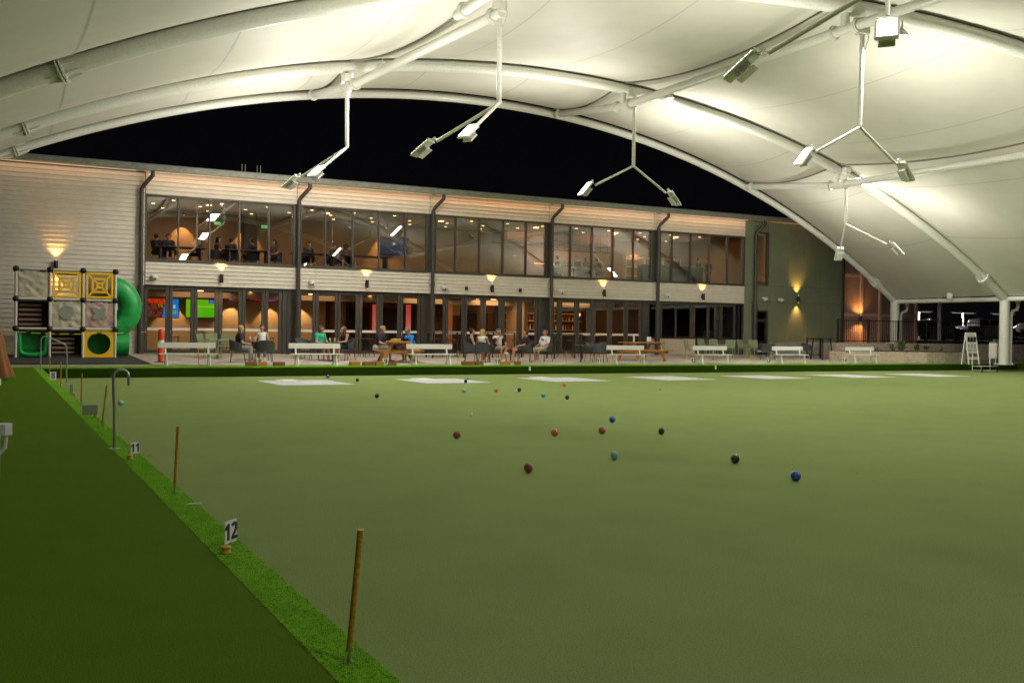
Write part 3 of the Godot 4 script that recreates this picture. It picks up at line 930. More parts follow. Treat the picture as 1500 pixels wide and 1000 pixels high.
func make_wall_lamps() -> void:
	var spots := [[2.43, 4.35, "up and down wall lamp behind the play frame, on weatherboards"], [9.36, 4.04, "up and down wall lamp above the door bay with screens"], [16.37, 4.02, "up and down wall lamp above the left picnic table"], [23.24, 4.01, "up and down wall lamp above the group of five people"], [30.2, 3.98, "up and down wall lamp above the bar windows"], [37.1, 3.98, "up and down wall lamp above the unlit windows"], [44.5, 4.04, "up and down wall lamp on the green panelled wall"], [49.9, 2.9, "stand-in wall lamp added for the soft glow on the pinkish screen wall"]]  # the last fitting is added to carry the soft glow on the screen wall
	for s in spots:
		var t := thing("wall_lamp", s[2], "wall lamp", Vector3(s[0], s[1], FACE + 0.05), 0.0, "up and down lamps along the clubhouse wall")
		part(t, "body", MB.new().lathe([Vector2(0.0, -0.21), Vector2(0.05, -0.21), Vector2(0.075, -0.21), Vector2(0.085, -0.2), Vector2(0.085, 0.2), Vector2(0.075, 0.21), Vector2(0.05, 0.21), Vector2(0.0, 0.21)], 14, Transform3D(Basis(), Vector3(0, 0, 0.13))), M["black_metal"])
		part(t, "bracket", MB.new().box(Vector3(0, 0, 0.02), Vector3(0.12, 0.2, 0.08), 0.01), M["black_metal"])
		for e in [1.0, -1.0]:
			part(t, "lens", MB.new().cyl(Vector3(0, e * 0.212, 0.13), Vector3(0, e * 0.222, 0.13), 0.045, 12), M["lamp_warm"])
			var l := SpotLight3D.new()
			l.name = "wall_lamp_beam"
			l.light_color = Color(1.0, 0.72, 0.38)
			l.light_energy = (8.5 if s[0] < 48.0 else 3.0) if e > 0 else (2.6 if s[0] < 44.0 or s[0] > 48.0 else 6.0)
			l.spot_angle = 46.0 if s[0] < 48.0 else 76.0
			l.spot_angle_attenuation = 1.0
			l.light_size = 0.05
			l.spot_range = 12.0
			l.shadow_enabled = true
			l.position = Vector3(0, e * 0.24, 0.13)
			l.rotation.x = PI / 2 * e
			t.add_child(l)
	# small white cameras and sensors under the windows
	var cams := [[6.4, 3.98, "left of the wall lamp over the screens"], [13.55, 3.98, "above the woman in the green top"], [20.45, 3.97, "above the right end of third white bench"], [27.35, 3.97, "above the high bar table"], [34.4, 3.97, "above the brown picnic table on the right"], [41.75, 3.95, "on green panels above the side door"], [43.05, 3.92, "on green panels left of the wall lamp"]]
	for s in cams:
		var t := thing("security_camera", "small white dome camera on clubhouse wall " + s[2], "camera", Vector3(s[0], s[1], FACE + 0.04), 0.0, "white cameras along the clubhouse wall")
		part(t, "mount", MB.new().cyl(Vector3(0, 0.05, 0), Vector3(0, 0.05, 0.14), 0.1, 12), M["white_plastic"])
		part(t, "housing", MB.new().ball(Vector3(0.03, 0, 0.2), Vector3(0.16, 0.12, 0.14), 8, 14), M["white_plastic"])
		part(t, "lens", MB.new().ball(Vector3(0.05, -0.06, 0.27), Vector3(0.06, 0.06, 0.06), 6, 10), M["black_metal"])
	for s in [[21.75, 3.98, "left of the lamp over the group of five"], [24.9, 3.98, "right of the lamp over the group of five"]]:
		var t := thing("wall_speaker", "small black speaker on weatherboards " + s[2], "speaker", Vector3(s[0], s[1], FACE + 0.04))
		part(t, "bracket", MB.new().box(Vector3(0, 0.04, 0.05), Vector3(0.05, 0.08, 0.1)), M["black_metal"])
		part(t, "cabinet", MB.new().box(Vector3(0, 0, 0.14), Vector3(0.14, 0.2, 0.12), 0.02), M["black_metal"])


# ---------------------------------------------------------------- kits: parts shared by things of one kind

var kits := {}


func place(kind: String, called: String, label: String, category: String, at: Vector3, turn := 0.0, group := "", grow := 1.0) -> Node3D:
	if not kits.has(kind):
		var k: Array
		match kind:
			"wicker_chair": k = kit_wicker_chair()
			"green_chair": k = kit_green_chair()
			"bowls_bench": k = kit_bowls_bench()
			"picnic_table": k = kit_picnic_table()
			"bar_table": k = kit_bar_table()
			"high_table": k = kit_high_table()
			"bar_stool": k = kit_bar_stool()
			"cafe_table": k = kit_cafe_table()
			"green_table": k = kit_green_table()
			"bottle": k = kit_bottle()
			"bottle_clear": k = kit_bottle_clear()
		kits[kind] = k
		for p in kits[kind]:
			p[1] = (p[1] as MB).mesh()
	var t := thing(called, label, category, at, turn, group)
	for p in kits[kind]:
		var o := part(t, p[0], p[1], M[p[2]])
		if grow != 1.0:
			o.scale = Vector3.ONE * grow
	return t


func kit_wicker_chair() -> Array:
	var k := []
	var shell := MB.new()
	# tub: a seat pan and a wrapping back with arms, made of many slim vertical cords
	shell.slab(PackedVector2Array([Vector2(-0.25, -0.22), Vector2(-0.2, -0.27), Vector2(0.2, -0.27), Vector2(0.25, -0.22), Vector2(0.26, 0.26), Vector2(-0.26, 0.26)]), 0.42, 0.45)
	var back := MB.new()
	var f := func(u: float, w: float) -> Vector3:
		var a := lerpf(-1.95, 1.95, u)
		var flare := 1.0 + 0.1 * w
		var top := 0.82 - 0.2 * pow(absf(a) / 1.95, 2.0)
		return Vector3(sin(a) * 0.3 * flare, lerpf(0.44, top, w), -cos(a) * 0.29 * flare + 0.02)
	back.grid(26, 6, f)
	var g := func(u: float, w: float) -> Vector3:
		var q: Vector3 = f.call(u, w)
		return q * Vector3(0.93, 1.0, 0.93) + Vector3(0, 0, 0.003)
	back.grid(26, 6, g)
	var rim := []
	for i in 27:
		rim.append(f.call(i / 26.0, 1.0) * Vector3(0.965, 1, 0.965))
	back.tube(rim, 0.018, 6)
	var cords := MB.new()
	for i in range(1, 26, 1):
		cords.tube([f.call(i / 26.0, 0.02) * Vector3(1.02, 1, 1.02), f.call(i / 26.0, 0.5) * Vector3(1.02, 1, 1.02), f.call(i / 26.0, 0.98) * Vector3(1.02, 1, 1.02)], 0.012, 4)
	k.append(["seat", shell, "wicker"])
	k.append(["backrest", back, "wicker"])
	k.append(["cord_weave", cords, "wicker"])
	for s in [[-1, -1], [1, -1], [-1, 1], [1, 1]]:
		k.append(["leg", MB.new().cyl(Vector3(s[0] * 0.2, 0.43, s[1] * 0.2), Vector3(s[0] * 0.25, 0.0, s[1] * 0.26), 0.013, 6), "black_metal"])
	return k


func kit_green_chair() -> Array:
	var k := []
	for i in 5:
		k.append(["seat_slat", MB.new().box(Vector3(0, 0.45, -0.2 + i * 0.1), Vector3(0.44, 0.018, 0.08), 0.006), "green_chair"])
	for i in 5:
		k.append(["back_slat", MB.new().box(Vector3(0, 0.56 + i * 0.085, -0.255 - i * 0.018), Vector3(0.44, 0.066, 0.018), 0.006), "green_chair"])
	for s in [-1.0, 1.0]:
		k.append(["side_frame", MB.new().tube([Vector3(s * 0.24, 0, -0.27), Vector3(s * 0.235, 0.45, -0.24), Vector3(s * 0.23, 0.92, -0.345)], 0.014, 6), "green_chair"])
		k.append(["leg", MB.new().tube([Vector3(s * 0.24, 0, 0.26), Vector3(s * 0.235, 0.65, 0.2), Vector3(s * 0.235, 0.66, -0.28)], 0.014, 6), "green_chair"])
	return k


func kit_bowls_bench() -> Array:
	var k := []
	var L := 2.05
	k.append(["seat_plank", MB.new().box(Vector3(0, 0.44, 0.12), Vector3(L, 0.035, 0.16), 0.008), "white_paint"])
	k.append(["seat_plank", MB.new().box(Vector3(0, 0.44, 0.3), Vector3(L, 0.035, 0.16), 0.008), "white_paint"])
	k.append(["back_plank", MB.new().box(Vector3(0, 0.75, -0.06), Vector3(L, 0.2, 0.03), 0.008), "white_paint"])
	for s in [-0.76, 0.76]:
		k.append(["back_post", MB.new().bar(Vector3(s, 0.84, -0.09), Vector3(s, 0.42, 0.02), 0.06, 0.05, Vector3.BACK, 0.006), "white_paint"])
		k.append(["leg", MB.new().bar(Vector3(s, 0.42, 0.06), Vector3(s, 0.0, -0.1), 0.06, 0.05, Vector3.BACK, 0.006), "white_paint"])
		k.append(["leg", MB.new().bar(Vector3(s, 0.42, 0.3), Vector3(s, 0.0, 0.4), 0.06, 0.05, Vector3.BACK, 0.006), "white_paint"])
		k.append(["cross_rail", MB.new().bar(Vector3(s, 0.4, 0.0), Vector3(s, 0.4, 0.38), 0.05, 0.05), "white_paint"])
	return k


func kit_picnic_table() -> Array:
	var k := []
	var L := 1.9
	for i in 5:
		k.append(["table_plank", MB.new().box(Vector3(0, 0.76, -0.32 + i * 0.16), Vector3(L, 0.045, 0.15), 0.008), "timber"])
	for s in [-1.0, 1.0]:
		for i in 2:
			k.append(["seat_plank", MB.new().box(Vector3(0, 0.45, s * (0.66 + i * 0.14)), Vector3(L, 0.045, 0.13), 0.008), "timber"])
	for e in [-0.68, 0.68]:
		for s in [-1.0, 1.0]:
			k.append(["leg", MB.new().bar(Vector3(e, 0.74, s * 0.24), Vector3(e, 0.0, s * 0.66), 0.05, 0.13, Vector3.BACK, 0.008), "timber"])
		k.append(["cross_beam", MB.new().box(Vector3(e + 0.055, 0.4, 0), Vector3(0.05, 0.13, 1.6), 0.008), "timber"])
		k.append(["top_batten", MB.new().box(Vector3(e + 0.055, 0.71, 0), Vector3(0.05, 0.06, 0.76), 0.006), "timber"])
	return k


func kit_bar_table() -> Array:
	var k := []
	k.append(["table_top", MB.new().box(Vector3(0, 1.05, 0), Vector3(1.5, 0.045, 0.62), 0.01), "dark_table"])
	for s in [[-1, -1], [1, -1], [-1, 1], [1, 1]]:
		k.append(["leg", MB.new().bar(Vector3(s[0] * 0.66, 1.03, s[1] * 0.24), Vector3(s[0] * 0.72, 0, s[1] * 0.3), 0.06, 0.06, Vector3.BACK, 0.006), "dark_table"])
	for s in [-1, 1]:
		k.append(["foot_rail", MB.new().bar(Vector3(-0.7, 0.3, s * 0.28), Vector3(0.7, 0.3, s * 0.28), 0.03, 0.04), "dark_table"])
	return k


func kit_high_table() -> Array:
	var k := []
	k.append(["table_top", MB.new().box(Vector3(0, 1.05, 0), Vector3(0.72, 0.03, 0.72), 0.01), "dark_table"])
	for s in [[-1, -1], [1, -1], [-1, 1], [1, 1]]:
		k.append(["leg", MB.new().bar(Vector3(s[0] * 0.28, 1.03, s[1] * 0.28), Vector3(s[0] * 0.36, 0, s[1] * 0.36), 0.05, 0.05, Vector3.BACK, 0.006), "black_metal"])
	return k


func kit_bar_stool() -> Array:
	var k := []
	k.append(["seat", MB.new().box(Vector3(0, 0.74, 0), Vector3(0.38, 0.04, 0.36), 0.015), "timber_dark"])
	for s in [[-1, -1], [1, -1], [-1, 1], [1, 1]]:
		k.append(["leg", MB.new().cyl(Vector3(s[0] * 0.14, 0.73, s[1] * 0.13), Vector3(s[0] * 0.21, 0, s[1] * 0.2), 0.012, 6), "black_metal"])
	var r := MB.new()
	r.tube([Vector3(-0.19, 0.25, -0.18), Vector3(0.19, 0.25, -0.18), Vector3(0.19, 0.25, 0.18), Vector3(-0.19, 0.25, 0.18), Vector3(-0.19, 0.25, -0.18)], 0.01, 5)
	k.append(["foot_ring", r, "black_metal"])
	return k


func kit_cafe_table() -> Array:
	var k := []
	k.append(["table_top", MB.new().lathe([Vector2(0, 0.72), Vector2(0.36, 0.72), Vector2(0.37, 0.735), Vector2(0.36, 0.75), Vector2(0, 0.75)], 24), "wicker"])
	k.append(["stem", MB.new().cyl(Vector3(0, 0.02, 0), Vector3(0, 0.73, 0), 0.035, 10), "black_metal"])
	k.append(["foot", MB.new().lathe([Vector2(0.26, 0.0), Vector2(0.26, 0.012), Vector2(0.04, 0.03), Vector2(0, 0.03)], 20), "black_metal"])
	return k


func kit_green_table() -> Array:
	var k := []
	k.append(["table_top", MB.new().box(Vector3(0, 0.74, 0), Vector3(0.8, 0.025, 0.8), 0.01), "green_chair"])
	k.append(["stem", MB.new().cyl(Vector3(0, 0.02, 0), Vector3(0, 0.73, 0), 0.04, 10), "green_chair"])
	k.append(["foot", MB.new().lathe([Vector2(0.26, 0.0), Vector2(0.26, 0.012), Vector2(0.04, 0.03), Vector2(0, 0.03)], 20), "black_metal"])
	return k


func kit_bottle() -> Array:
	return [["glass_body", MB.new().lathe([Vector2(0, 0), Vector2(0.036, 0), Vector2(0.038, 0.02), Vector2(0.038, 0.17), Vector2(0.03, 0.21), Vector2(0.014, 0.24), Vector2(0.013, 0.3), Vector2(0, 0.3)], 10), "bottle_amber"]]


func kit_bottle_clear() -> Array:
	return [["glass_body", MB.new().lathe([Vector2(0, 0), Vector2(0.04, 0), Vector2(0.042, 0.02), Vector2(0.042, 0.15), Vector2(0.03, 0.19), Vector2(0.016, 0.22), Vector2(0.015, 0.29), Vector2(0, 0.29)], 10), "bottle_pale"]]


# ---------------------------------------------------------------- rooms behind the glass

func ceiling_light(x: float, y: float, z: float, sx: float, sz: float, c: Color, e: float, label: String) -> void:
	var o := single("ceiling_panel_light", label, "ceiling light", MB.new().box(Vector3.ZERO, Vector3(0.24, 0.03, 0.24), 0.006), M["downlight_glow"], Vector3(x, y - 0.02, z), 0.0, "ceiling lights in the clubhouse rooms")
	var l := AreaLight3D.new()
	l.name = "ceiling_light_beam"
	l.area_size = Vector2(sx, sz)
	l.light_color = c
	l.light_energy = e
	l.area_range = 30.0
	l.shadow_enabled = true
	l.position = Vector3(0, -0.06, 0)
	l.rotation.x = -PI / 2
	o.add_child(l)


func picture(w: int, h: int, f: Callable) -> ImageTexture:
	var im := Image.create(w, h, false, Image.FORMAT_RGB8)
	for y in h:
		for x in w:
			im.set_pixel(x, y, f.call(float(x) / w, float(y) / h))
	return ImageTexture.create_from_image(im)


func screen(called: String, label: String, a: Vector3, b: Vector3, f: Callable, energy: float) -> void:
	# a and b: top left and bottom right corners of the picture
	var t := thing(called, label, "screen", (a + b) * 0.5)
	var w := absf(b.x - a.x)
	var h := absf(a.y - b.y)
	part(t, "casing", MB.new().box(Vector3(0, 0, -0.05), Vector3(w + 0.06, h + 0.06, 0.09), 0.01), M["black_metal"])
	var m := mat(label, grey(0.02), 0.3)
	m.emission_enabled = true
	m.emission_texture = picture(96, 54, f)
	m.emission = Color.BLACK
	m.emission_energy_multiplier = energy
	part(t, "display", MB.new().quad(Vector3(-w / 2, -h / 2, 0.002), Vector3(w / 2, -h / 2, 0.002), Vector3(w / 2, h / 2, 0.002), Vector3(-w / 2, h / 2, 0.002), Vector3.BACK), m)


func make_rooms() -> void:
	mat("bottle_amber", lin(0.25, 0.10, 0.02), 0.12)
	mat("bottle_pale", lin(0.45, 0.42, 0.36), 0.12)
	mat("bottle_pink", lin(0.55, 0.16, 0.14), 0.12)
	# ---- ground floor shell
	var r := thing("ground_floor_room", "warm lit bar room behind the ground floor doors", "room")
	part(r, "floor", MB.new().box(Vector3(20.5, 0.3, -51.0), Vector3(40.6, 0.52, 7.3)), M["room_floor"])
	part(r, "ceiling", MB.new().box(Vector3(20.5, 3.75, -50.95), Vector3(40.6, 0.3, 7.3)), M["room_ceiling"])
	part(r, "side_wall", MB.new().box(Vector3(6.0, 2.1, -50.6), Vector3(0.1, 3.0, 6.6)), M["room_wall"])
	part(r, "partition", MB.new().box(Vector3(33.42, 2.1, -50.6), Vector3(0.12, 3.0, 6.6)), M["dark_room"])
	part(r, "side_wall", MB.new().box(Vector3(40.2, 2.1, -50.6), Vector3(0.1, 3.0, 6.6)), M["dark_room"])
	part(r, "back_wall", MB.new().box(Vector3(11.2, 2.1, -53.7), Vector3(10.3, 3.0, 0.2)), M["room_wall"])
	part(r, "back_wall", MB.new().box(Vector3(24.9, 2.1, -54.0), Vector3(17.1, 3.0, 0.2)), M["timber_dark"])
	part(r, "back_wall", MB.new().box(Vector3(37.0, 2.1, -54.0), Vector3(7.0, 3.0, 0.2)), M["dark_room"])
	part(r, "bulkhead", MB.new().box(Vector3(19.7, 3.42, -50.6), Vector3(27.2, 0.36, 0.3)), M["room_ceiling"])
	part(r, "lining", MB.new().box(Vector3(16.6, 2.1, -52.4), Vector3(0.16, 3.0, 2.6)), M["timber_dark"])
	part(r, "lining", MB.new().box(Vector3(22.5, 2.1, -50.8), Vector3(0.3, 3.0, 0.5)), M["timber"])
	part(r, "lining", MB.new().box(Vector3(24.7, 2.1, -51.2), Vector3(0.26, 3.0, 0.4)), M["timber"])
	part(r, "lining", MB.new().box(Vector3(26.6, 2.1, -50.4), Vector3(0.24, 3.0, 2.2)), M["room_wall"])
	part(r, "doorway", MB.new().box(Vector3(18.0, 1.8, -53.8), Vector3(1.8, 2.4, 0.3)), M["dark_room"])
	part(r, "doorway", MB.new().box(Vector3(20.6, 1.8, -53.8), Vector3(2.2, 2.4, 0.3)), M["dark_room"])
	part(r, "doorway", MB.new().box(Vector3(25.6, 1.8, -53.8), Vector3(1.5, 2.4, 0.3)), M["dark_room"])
	part(r, "glowing_poster", MB.new().box(Vector3(19.124, 2.464, -53.000), Vector3(0.55, 1.45, 0.02)), M["pink_glow"])  # pink posters; their brightness is put in as a glowing material
	part(r, "glowing_poster", MB.new().box(Vector3(21.002, 2.498, -53.000), Vector3(0.3, 1.45, 0.02)), M["pink_glow"])
	part(r, "notice", MB.new().box(Vector3(27.338, 3.331, -52.000), Vector3(0.4, 0.5, 0.02)), M["paper"])
	part(r, "wall_panel", MB.new().box(Vector3(24.019, 3.078, -53.600), Vector3(0.9, 0.8, 0.05)), M["film"])
	var W := Color(1.0, 0.80, 0.58)
	ceiling_light(9.0, 3.58, -50.0, 3.0, 3.0, W, 5.5, "warm ceiling light of the ground floor behind the screens bay")
	ceiling_light(14.5, 3.58, -50.0, 3.0, 3.0, W, 5.5, "warm ceiling light of the ground floor behind the second door bay")
	ceiling_light(21.0, 3.58, -49.6, 2.5, 2.0, W, 5.5, "warm ceiling light of the ground floor behind the middle door bay")
	ceiling_light(24.8, 3.58, -49.8, 2.0, 2.0, W, 7.0, "warm ceiling light of the ground floor beside the middle posts")
	ceiling_light(30.0, 3.58, -51.0, 3.0, 1.5, W, 6.5, "warm ceiling light of the ground floor over the bar")
	# spots that wash the tan wall in cones
	for x in [8.2, 11.2, 13.2, 14.9]:
		var q := thing("wall_washer", {8.2: "ceiling spot washing the tan wall under the left screen", 11.2: "ceiling spot washing the tan wall right of the green screen", 13.2: "ceiling spot washing the tan wall behind the second post", 14.9: "ceiling spot washing the tan wall behind the woman in green"}[x], "spot lamp", Vector3(x, 3.55, -53.0), 0.0, "ceiling spots along the tan wall")
		part(q, "can", MB.new().cyl(Vector3.ZERO, Vector3(0, -0.2, 0), 0.06, 12), M["black_metal"])
		part(q, "lens", MB.new().cyl(Vector3(0, -0.2, 0), Vector3(0, -0.21, 0), 0.045, 10), M["lamp_warm"])
		var l := SpotLight3D.new()
		l.name = "wall_washer_beam"
		l.light_color = Color(1.0, 0.82, 0.58)
		l.light_energy = 3.6
		l.spot_angle = 36.0
		l.spot_angle_attenuation = 0.35
		l.light_size = 0.03
		l.shadow_enabled = true
		l.position = Vector3(0, -0.24, 0)
		l.rotation.x = -PI / 2 + 0.3
		q.add_child(l)
	for s in [[8.4, "behind the second pane of the leftmost window"], [11.6, "right of the dark pier"], [35.6, "left of the white shelving"], [19.0, "right of the blue screen"]]:
		var q := thing("upper_wall_washer", "ceiling spot washing the upper room wall " + s[1], "spot lamp", Vector3(s[0] * 1.06, 7.85, -54.4), 0.0, "ceiling spots along the upper room wall")
		part(q, "can", MB.new().cyl(Vector3.ZERO, Vector3(0, -0.2, 0), 0.06, 12), M["black_metal"])
		part(q, "lens", MB.new().cyl(Vector3(0, -0.2, 0), Vector3(0, -0.21, 0), 0.045, 10), M["lamp_warm"])
		var l := SpotLight3D.new()
		l.name = "upper_washer_beam"
		l.light_color = Color(1.0, 0.76, 0.48)
		l.light_energy = 5.0
		l.spot_angle = 32.0
		l.spot_angle_attenuation = 0.35
		l.light_size = 0.03
		l.shadow_enabled = true
		l.position = Vector3(0, -0.24, 0)
		l.rotation.x = -PI / 2 + 0.3
		q.add_child(l)
	# screens
	screen("television", "wide television showing food beside bright blue, left door bay", Vector3(6.956, 3.199, -52.900), Vector3(8.445, 2.268, -52.900), func(u, w):
		if u > 0.52 + 0.12 * (0.5 - w) :
			var y2: bool = (u > 0.62 and u < 0.95 and w > 0.62 and w < 0.8) and fmod(u * 13.0, 1.0) > 0.3
			var y1: bool = (u > 0.66 and u < 0.9 and w > 0.3 and w < 0.5) and fmod(u * 9.0, 1.0) > 0.35
			return Color(0.5, 0.75, 0.2) if y2 else (Color(0.75, 0.9, 0.95) if y1 else Color(0.03, 0.5, 0.85))
		var s := sin(u * 41.0 + 3.0 * sin(w * 23.0)) * cos(w * 31.0 + 2.0 * sin(u * 17.0))
		if w < 0.25: return Color(0.9, 0.25, 0.05) if s > -0.2 else Color(0.5, 0.08, 0.03)
		if w < 0.45 and u > 0.3: return Color(0.8, 0.5, 0.05) if s > 0.1 else Color(0.1, 0.03, 0.02)
		return Color(0.6, 0.3, 0.2) if s > 0.25 else (Color(0.28, 0.06, 0.06) if s > -0.4 else Color(0.1, 0.04, 0.03)), 0.7)
	screen("television", "wide television glowing lime green, left door bay", Vector3(8.804, 3.214, -52.900), Vector3(10.345, 2.302, -52.900), func(u, w):
		if u > 0.72 and w < 0.2:
			return Color(0.7, 0.8, 0.95) if fmod(u * 40.0, 1.0) > 0.6 and w > 0.05 and w < 0.15 else Color(0.05, 0.25, 0.7)
		if w > 0.36 and w < 0.42 and u > 0.25: return Color(0.62, 0.85, 0.25)
		return Color(0.42 - 0.2 * u * w, 0.72, 0.03), 0.85)
	screen("light_sign", "red and pink glowing sign high on wall, third to fifth door leaf", Vector3(10.394, 3.605, -51.500), Vector3(12.994, 3.190, -51.500), func(u, w):
		var s := sin(u * 57.0) * sin(w * 19.0 + u * 31.0)
		if u > 0.86: return Color(0.7, 0.15, 0.65) if s > -0.2 else Color(0.35, 0.2, 0.5)
		if u > 0.1 and u < 0.16 and w > 0.4: return Color(0.2, 0.5, 0.9)
		if u > 0.32 and u < 0.48: return Color(0.12, 0.02, 0.02)
		return Color(0.75, 0.06, 0.08) if s > 0.0 else Color(0.3, 0.03, 0.04), 0.8)
	# ---- the bar behind the fourth bay
	var bar := thing("bar_counter", "long bar counter behind the fourth door bay", "counter", Vector3(29.9, 0.56, -51.6))
	part(bar, "front", MB.new().box(Vector3(0, 0.5, 0), Vector3(5.6, 1.0, 0.5)), M["wall_dark"])
	part(bar, "counter_top", MB.new().box(Vector3(0, 1.03, 0.05), Vector3(5.8, 0.06, 0.75), 0.01), M["timber"])
	var shelf := thing("bottle_shelves", "wall shelves with bottles and warm lights behind the bar", "shelves", Vector3(29.9, 0.56, -53.4))
	for y in [1.35, 1.9, 2.35]:
		part(shelf, "shelf", MB.new().box(Vector3(0, y, 0), Vector3(5.6, 0.035, 0.3)), M["soffit"])
	part(shelf, "back_panel", MB.new().box(Vector3(0, 1.5, -0.2), Vector3(5.8, 2.9, 0.05)), M["dark_room"])
	for x in [-2.8, -0.95, 0.95, 2.8]:
		part(shelf, "upright", MB.new().box(Vector3(x, 1.6, -0.1), Vector3(0.05, 2.6, 0.12)), M["timber_dark"])
	var n := 0
	for y in [1.37, 1.92]:
		for i in 24:
			var x := -2.65 + i * 0.23 + rng.randf_range(-0.04, 0.04)
			place("bottle" if (i * 3 + n) % 5 < 2 else "bottle_clear", "bottle", "small bottle on the %s bar shelf" % ("lower" if y < 1.5 else "middle"), "bottle", Vector3(29.9 + x, 0.56 + y + 0.0, -53.36), 0.0, "bottles on the lower bar shelf" if y < 1.5 else "bottles on the middle bar shelf", rng.randf_range(0.85, 1.15))
			n += 1
	for s in [[27.6, 2.95, "leftmost"], [29.0, 2.8, "second"], [30.3, 2.75, "third"], [31.6, 2.85, "rightmost"]]:
		var q := thing("pendant_lamp", "small warm pendant lamp above the bar, %s of four" % s[2], "pendant lamp", Vector3(s[0], 3.55, -51.8), 0.0, "pendant lamps over the bar")
		part(q, "cord", MB.new().cyl(Vector3.ZERO, Vector3(0, s[1] - 3.55 + 0.1, 0), 0.008, 5), M["black_metal"])
		part(q, "bulb", MB.new().ball(Vector3(0, s[1] - 3.55, 0), Vector3(0.09, 0.11, 0.09), 8, 12), M["lamp_warm"])
		var l := OmniLight3D.new()
		l.name = "pendant_lamp_light"
		l.light_color = Color(1.0, 0.62, 0.28)
		l.light_energy = 0.9
		l.light_size = 0.08
		l.shadow_enabled = true
		l.position = Vector3(0, s[1] - 3.55, 0)
		q.add_child(l)
	# ---- upper floor shell
	var u := thing("upper_floor_room", "warm lit dining room behind the upper windows", "room")
	part(u, "floor", MB.new().box(Vector3(24.2, 4.5, -51.2), Vector3(36.4, 0.3, 7.7)), M["room_floor"])
	part(u, "ceiling", MB.new().box(Vector3(24.2, 7.95, -51.2), Vector3(36.4, 0.2, 7.7)), M["room_ceiling"])
	part(u, "back_wall", MB.new().box(Vector3(24.2, 6.0, -55.1), Vector3(36.4, 3.7, 0.2)), M["room_wall_up"])
	part(u, "side_wall", MB.new().box(Vector3(6.0, 6.0, -51.2), Vector3(0.1, 3.7, 7.6)), M["room_wall_up"])
	part(u, "side_wall", MB.new().box(Vector3(42.35, 6.0, -51.2), Vector3(0.1, 3.7, 7.6)), M["room_wall_up"])
	part(u, "wall_panel", MB.new().box(Vector3(41.7, 6.0, -49.5), Vector3(1.2, 3.6, 0.1)), M["timber"])
	part(u, "pier", MB.new().box(Vector3(12.2, 6.0, -53.9), Vector3(0.7, 3.7, 0.6)), M["wall_dark"])
	part(u, "bulkhead", MB.new().box(Vector3(30.5, 7.4, -53.0), Vector3(7.5, 0.6, 2.0)), M["timber_dark"])
	for s in [[9.5, 7.0], [15.5, 6.0], [22.0, 5.5], [28.0, 10.0], [33.5, 10.0], [38.0, 7.5]]:
		ceiling_light(s[0], 7.84, -50.8, 3.5, 3.0, Color(1.0, 0.80, 0.58), s[1], {9.5: "warm ceiling light upstairs above the leftmost window bay", 15.5: "warm ceiling light upstairs above the second window bay", 22.0: "warm ceiling light upstairs above the middle window bay", 28.0: "warm ceiling light upstairs left of the timber bar", 33.5: "warm ceiling light upstairs right of the timber bar", 38.0: "warm ceiling light upstairs above the white shelving"}[s[0]])
	var dl := MB.new().cyl(Vector3.ZERO, Vector3(0, -0.015, 0), 0.075, 12).mesh()
	var ring := MB.new().lathe([Vector2(0.075, 0.0), Vector2(0.11, -0.012), Vector2(0.12, 0.0)], 14).mesh()
	for i in 15:
		for j in 4:
			var q := thing("downlight", "small round recessed downlight in the upper room ceiling", "downlight", Vector3(7.0 + i * 2.25 + (0.7 if j % 2 else 0.0), 7.845, -48.2 - j * 1.75), 0.0, "downlights in the upper ceiling")
			part(q, "lens", dl, M["downlight_glow"])
			part(q, "trim_ring", ring, M["white_plastic"])
	for i in 9:
		var q := thing("downlight", "small round recessed downlight in the ground floor ceiling", "downlight", Vector3(7.3 + i * 2.1, 3.595, -48.6 - (i % 3) * 0.9), 0.0, "downlights in the ground floor ceiling")
		part(q, "lens", dl, M["downlight_glow"])
		part(q, "trim_ring", ring, M["white_plastic"])
	screen("projection_screen", "blue screen with a small bright dot in the second upper window", Vector3(19.917, 7.154, -54.900), Vector3(21.664, 6.169, -54.900), func(a, b):
		return Color(0.8, 0.9, 1.0) if Vector2(a - 0.5, (b - 0.35) * 0.6).length() < 0.05 else Color(0.02, 0.09 + 0.05 * b, 0.22 + 0.1 * b), 0.6)
	for s in [[Vector3(13.147, 7.303, -54.500), "left of the pier"], [Vector3(10.642, 7.333, -54.500), "in the second pane"], [Vector3(31.749, 7.609, -54.500), "above the seated crowd"]]:
		single("exit_sign", "small green exit sign in upper room " + s[1], "sign", MB.new().box(Vector3.ZERO, Vector3(0.34, 0.16, 0.05), 0.01), M["exit_green"], s[0])
	# the timber bar upstairs
	var tb := thing("timber_bar", "pale timber bar with lit top in the fourth upper window", "counter", Vector3(31.6, 4.65, -51.0))
	for k in 8:
		part(tb, "front_board", MB.new().box(Vector3(-1.75 + k * 0.5, 0.62, 0.3), Vector3(0.49, 1.2, 0.04), 0.006), M["timber"])
	part(tb, "counter_top", MB.new().box(Vector3(0, 1.26, 0), Vector3(4.2, 0.06, 0.8), 0.01), M["timber"])
	var tl := single("bar_light", "warm light strip along the lit bar top upstairs", "strip light", MB.new().box(Vector3.ZERO, Vector3(4.0, 0.03, 0.03)), M["lamp_warm"], Vector3(31.6, 6.0, -53.9))
	var al := AreaLight3D.new()
	al.name = "bar_light_beam"
	al.area_size = Vector2(4.0, 0.1)
	al.light_color = Color(1.0, 0.62, 0.25)
	al.light_energy = 1.5
	al.shadow_enabled = true
	al.position = Vector3(0, 0.05, 0.05)
	al.rotation.x = PI / 3
	tl.add_child(al)
	var rack := thing("glass_rack", "hanging black metal bottle rack above the timber bar", "rack", Vector3(31.0, 7.0, -50.9))
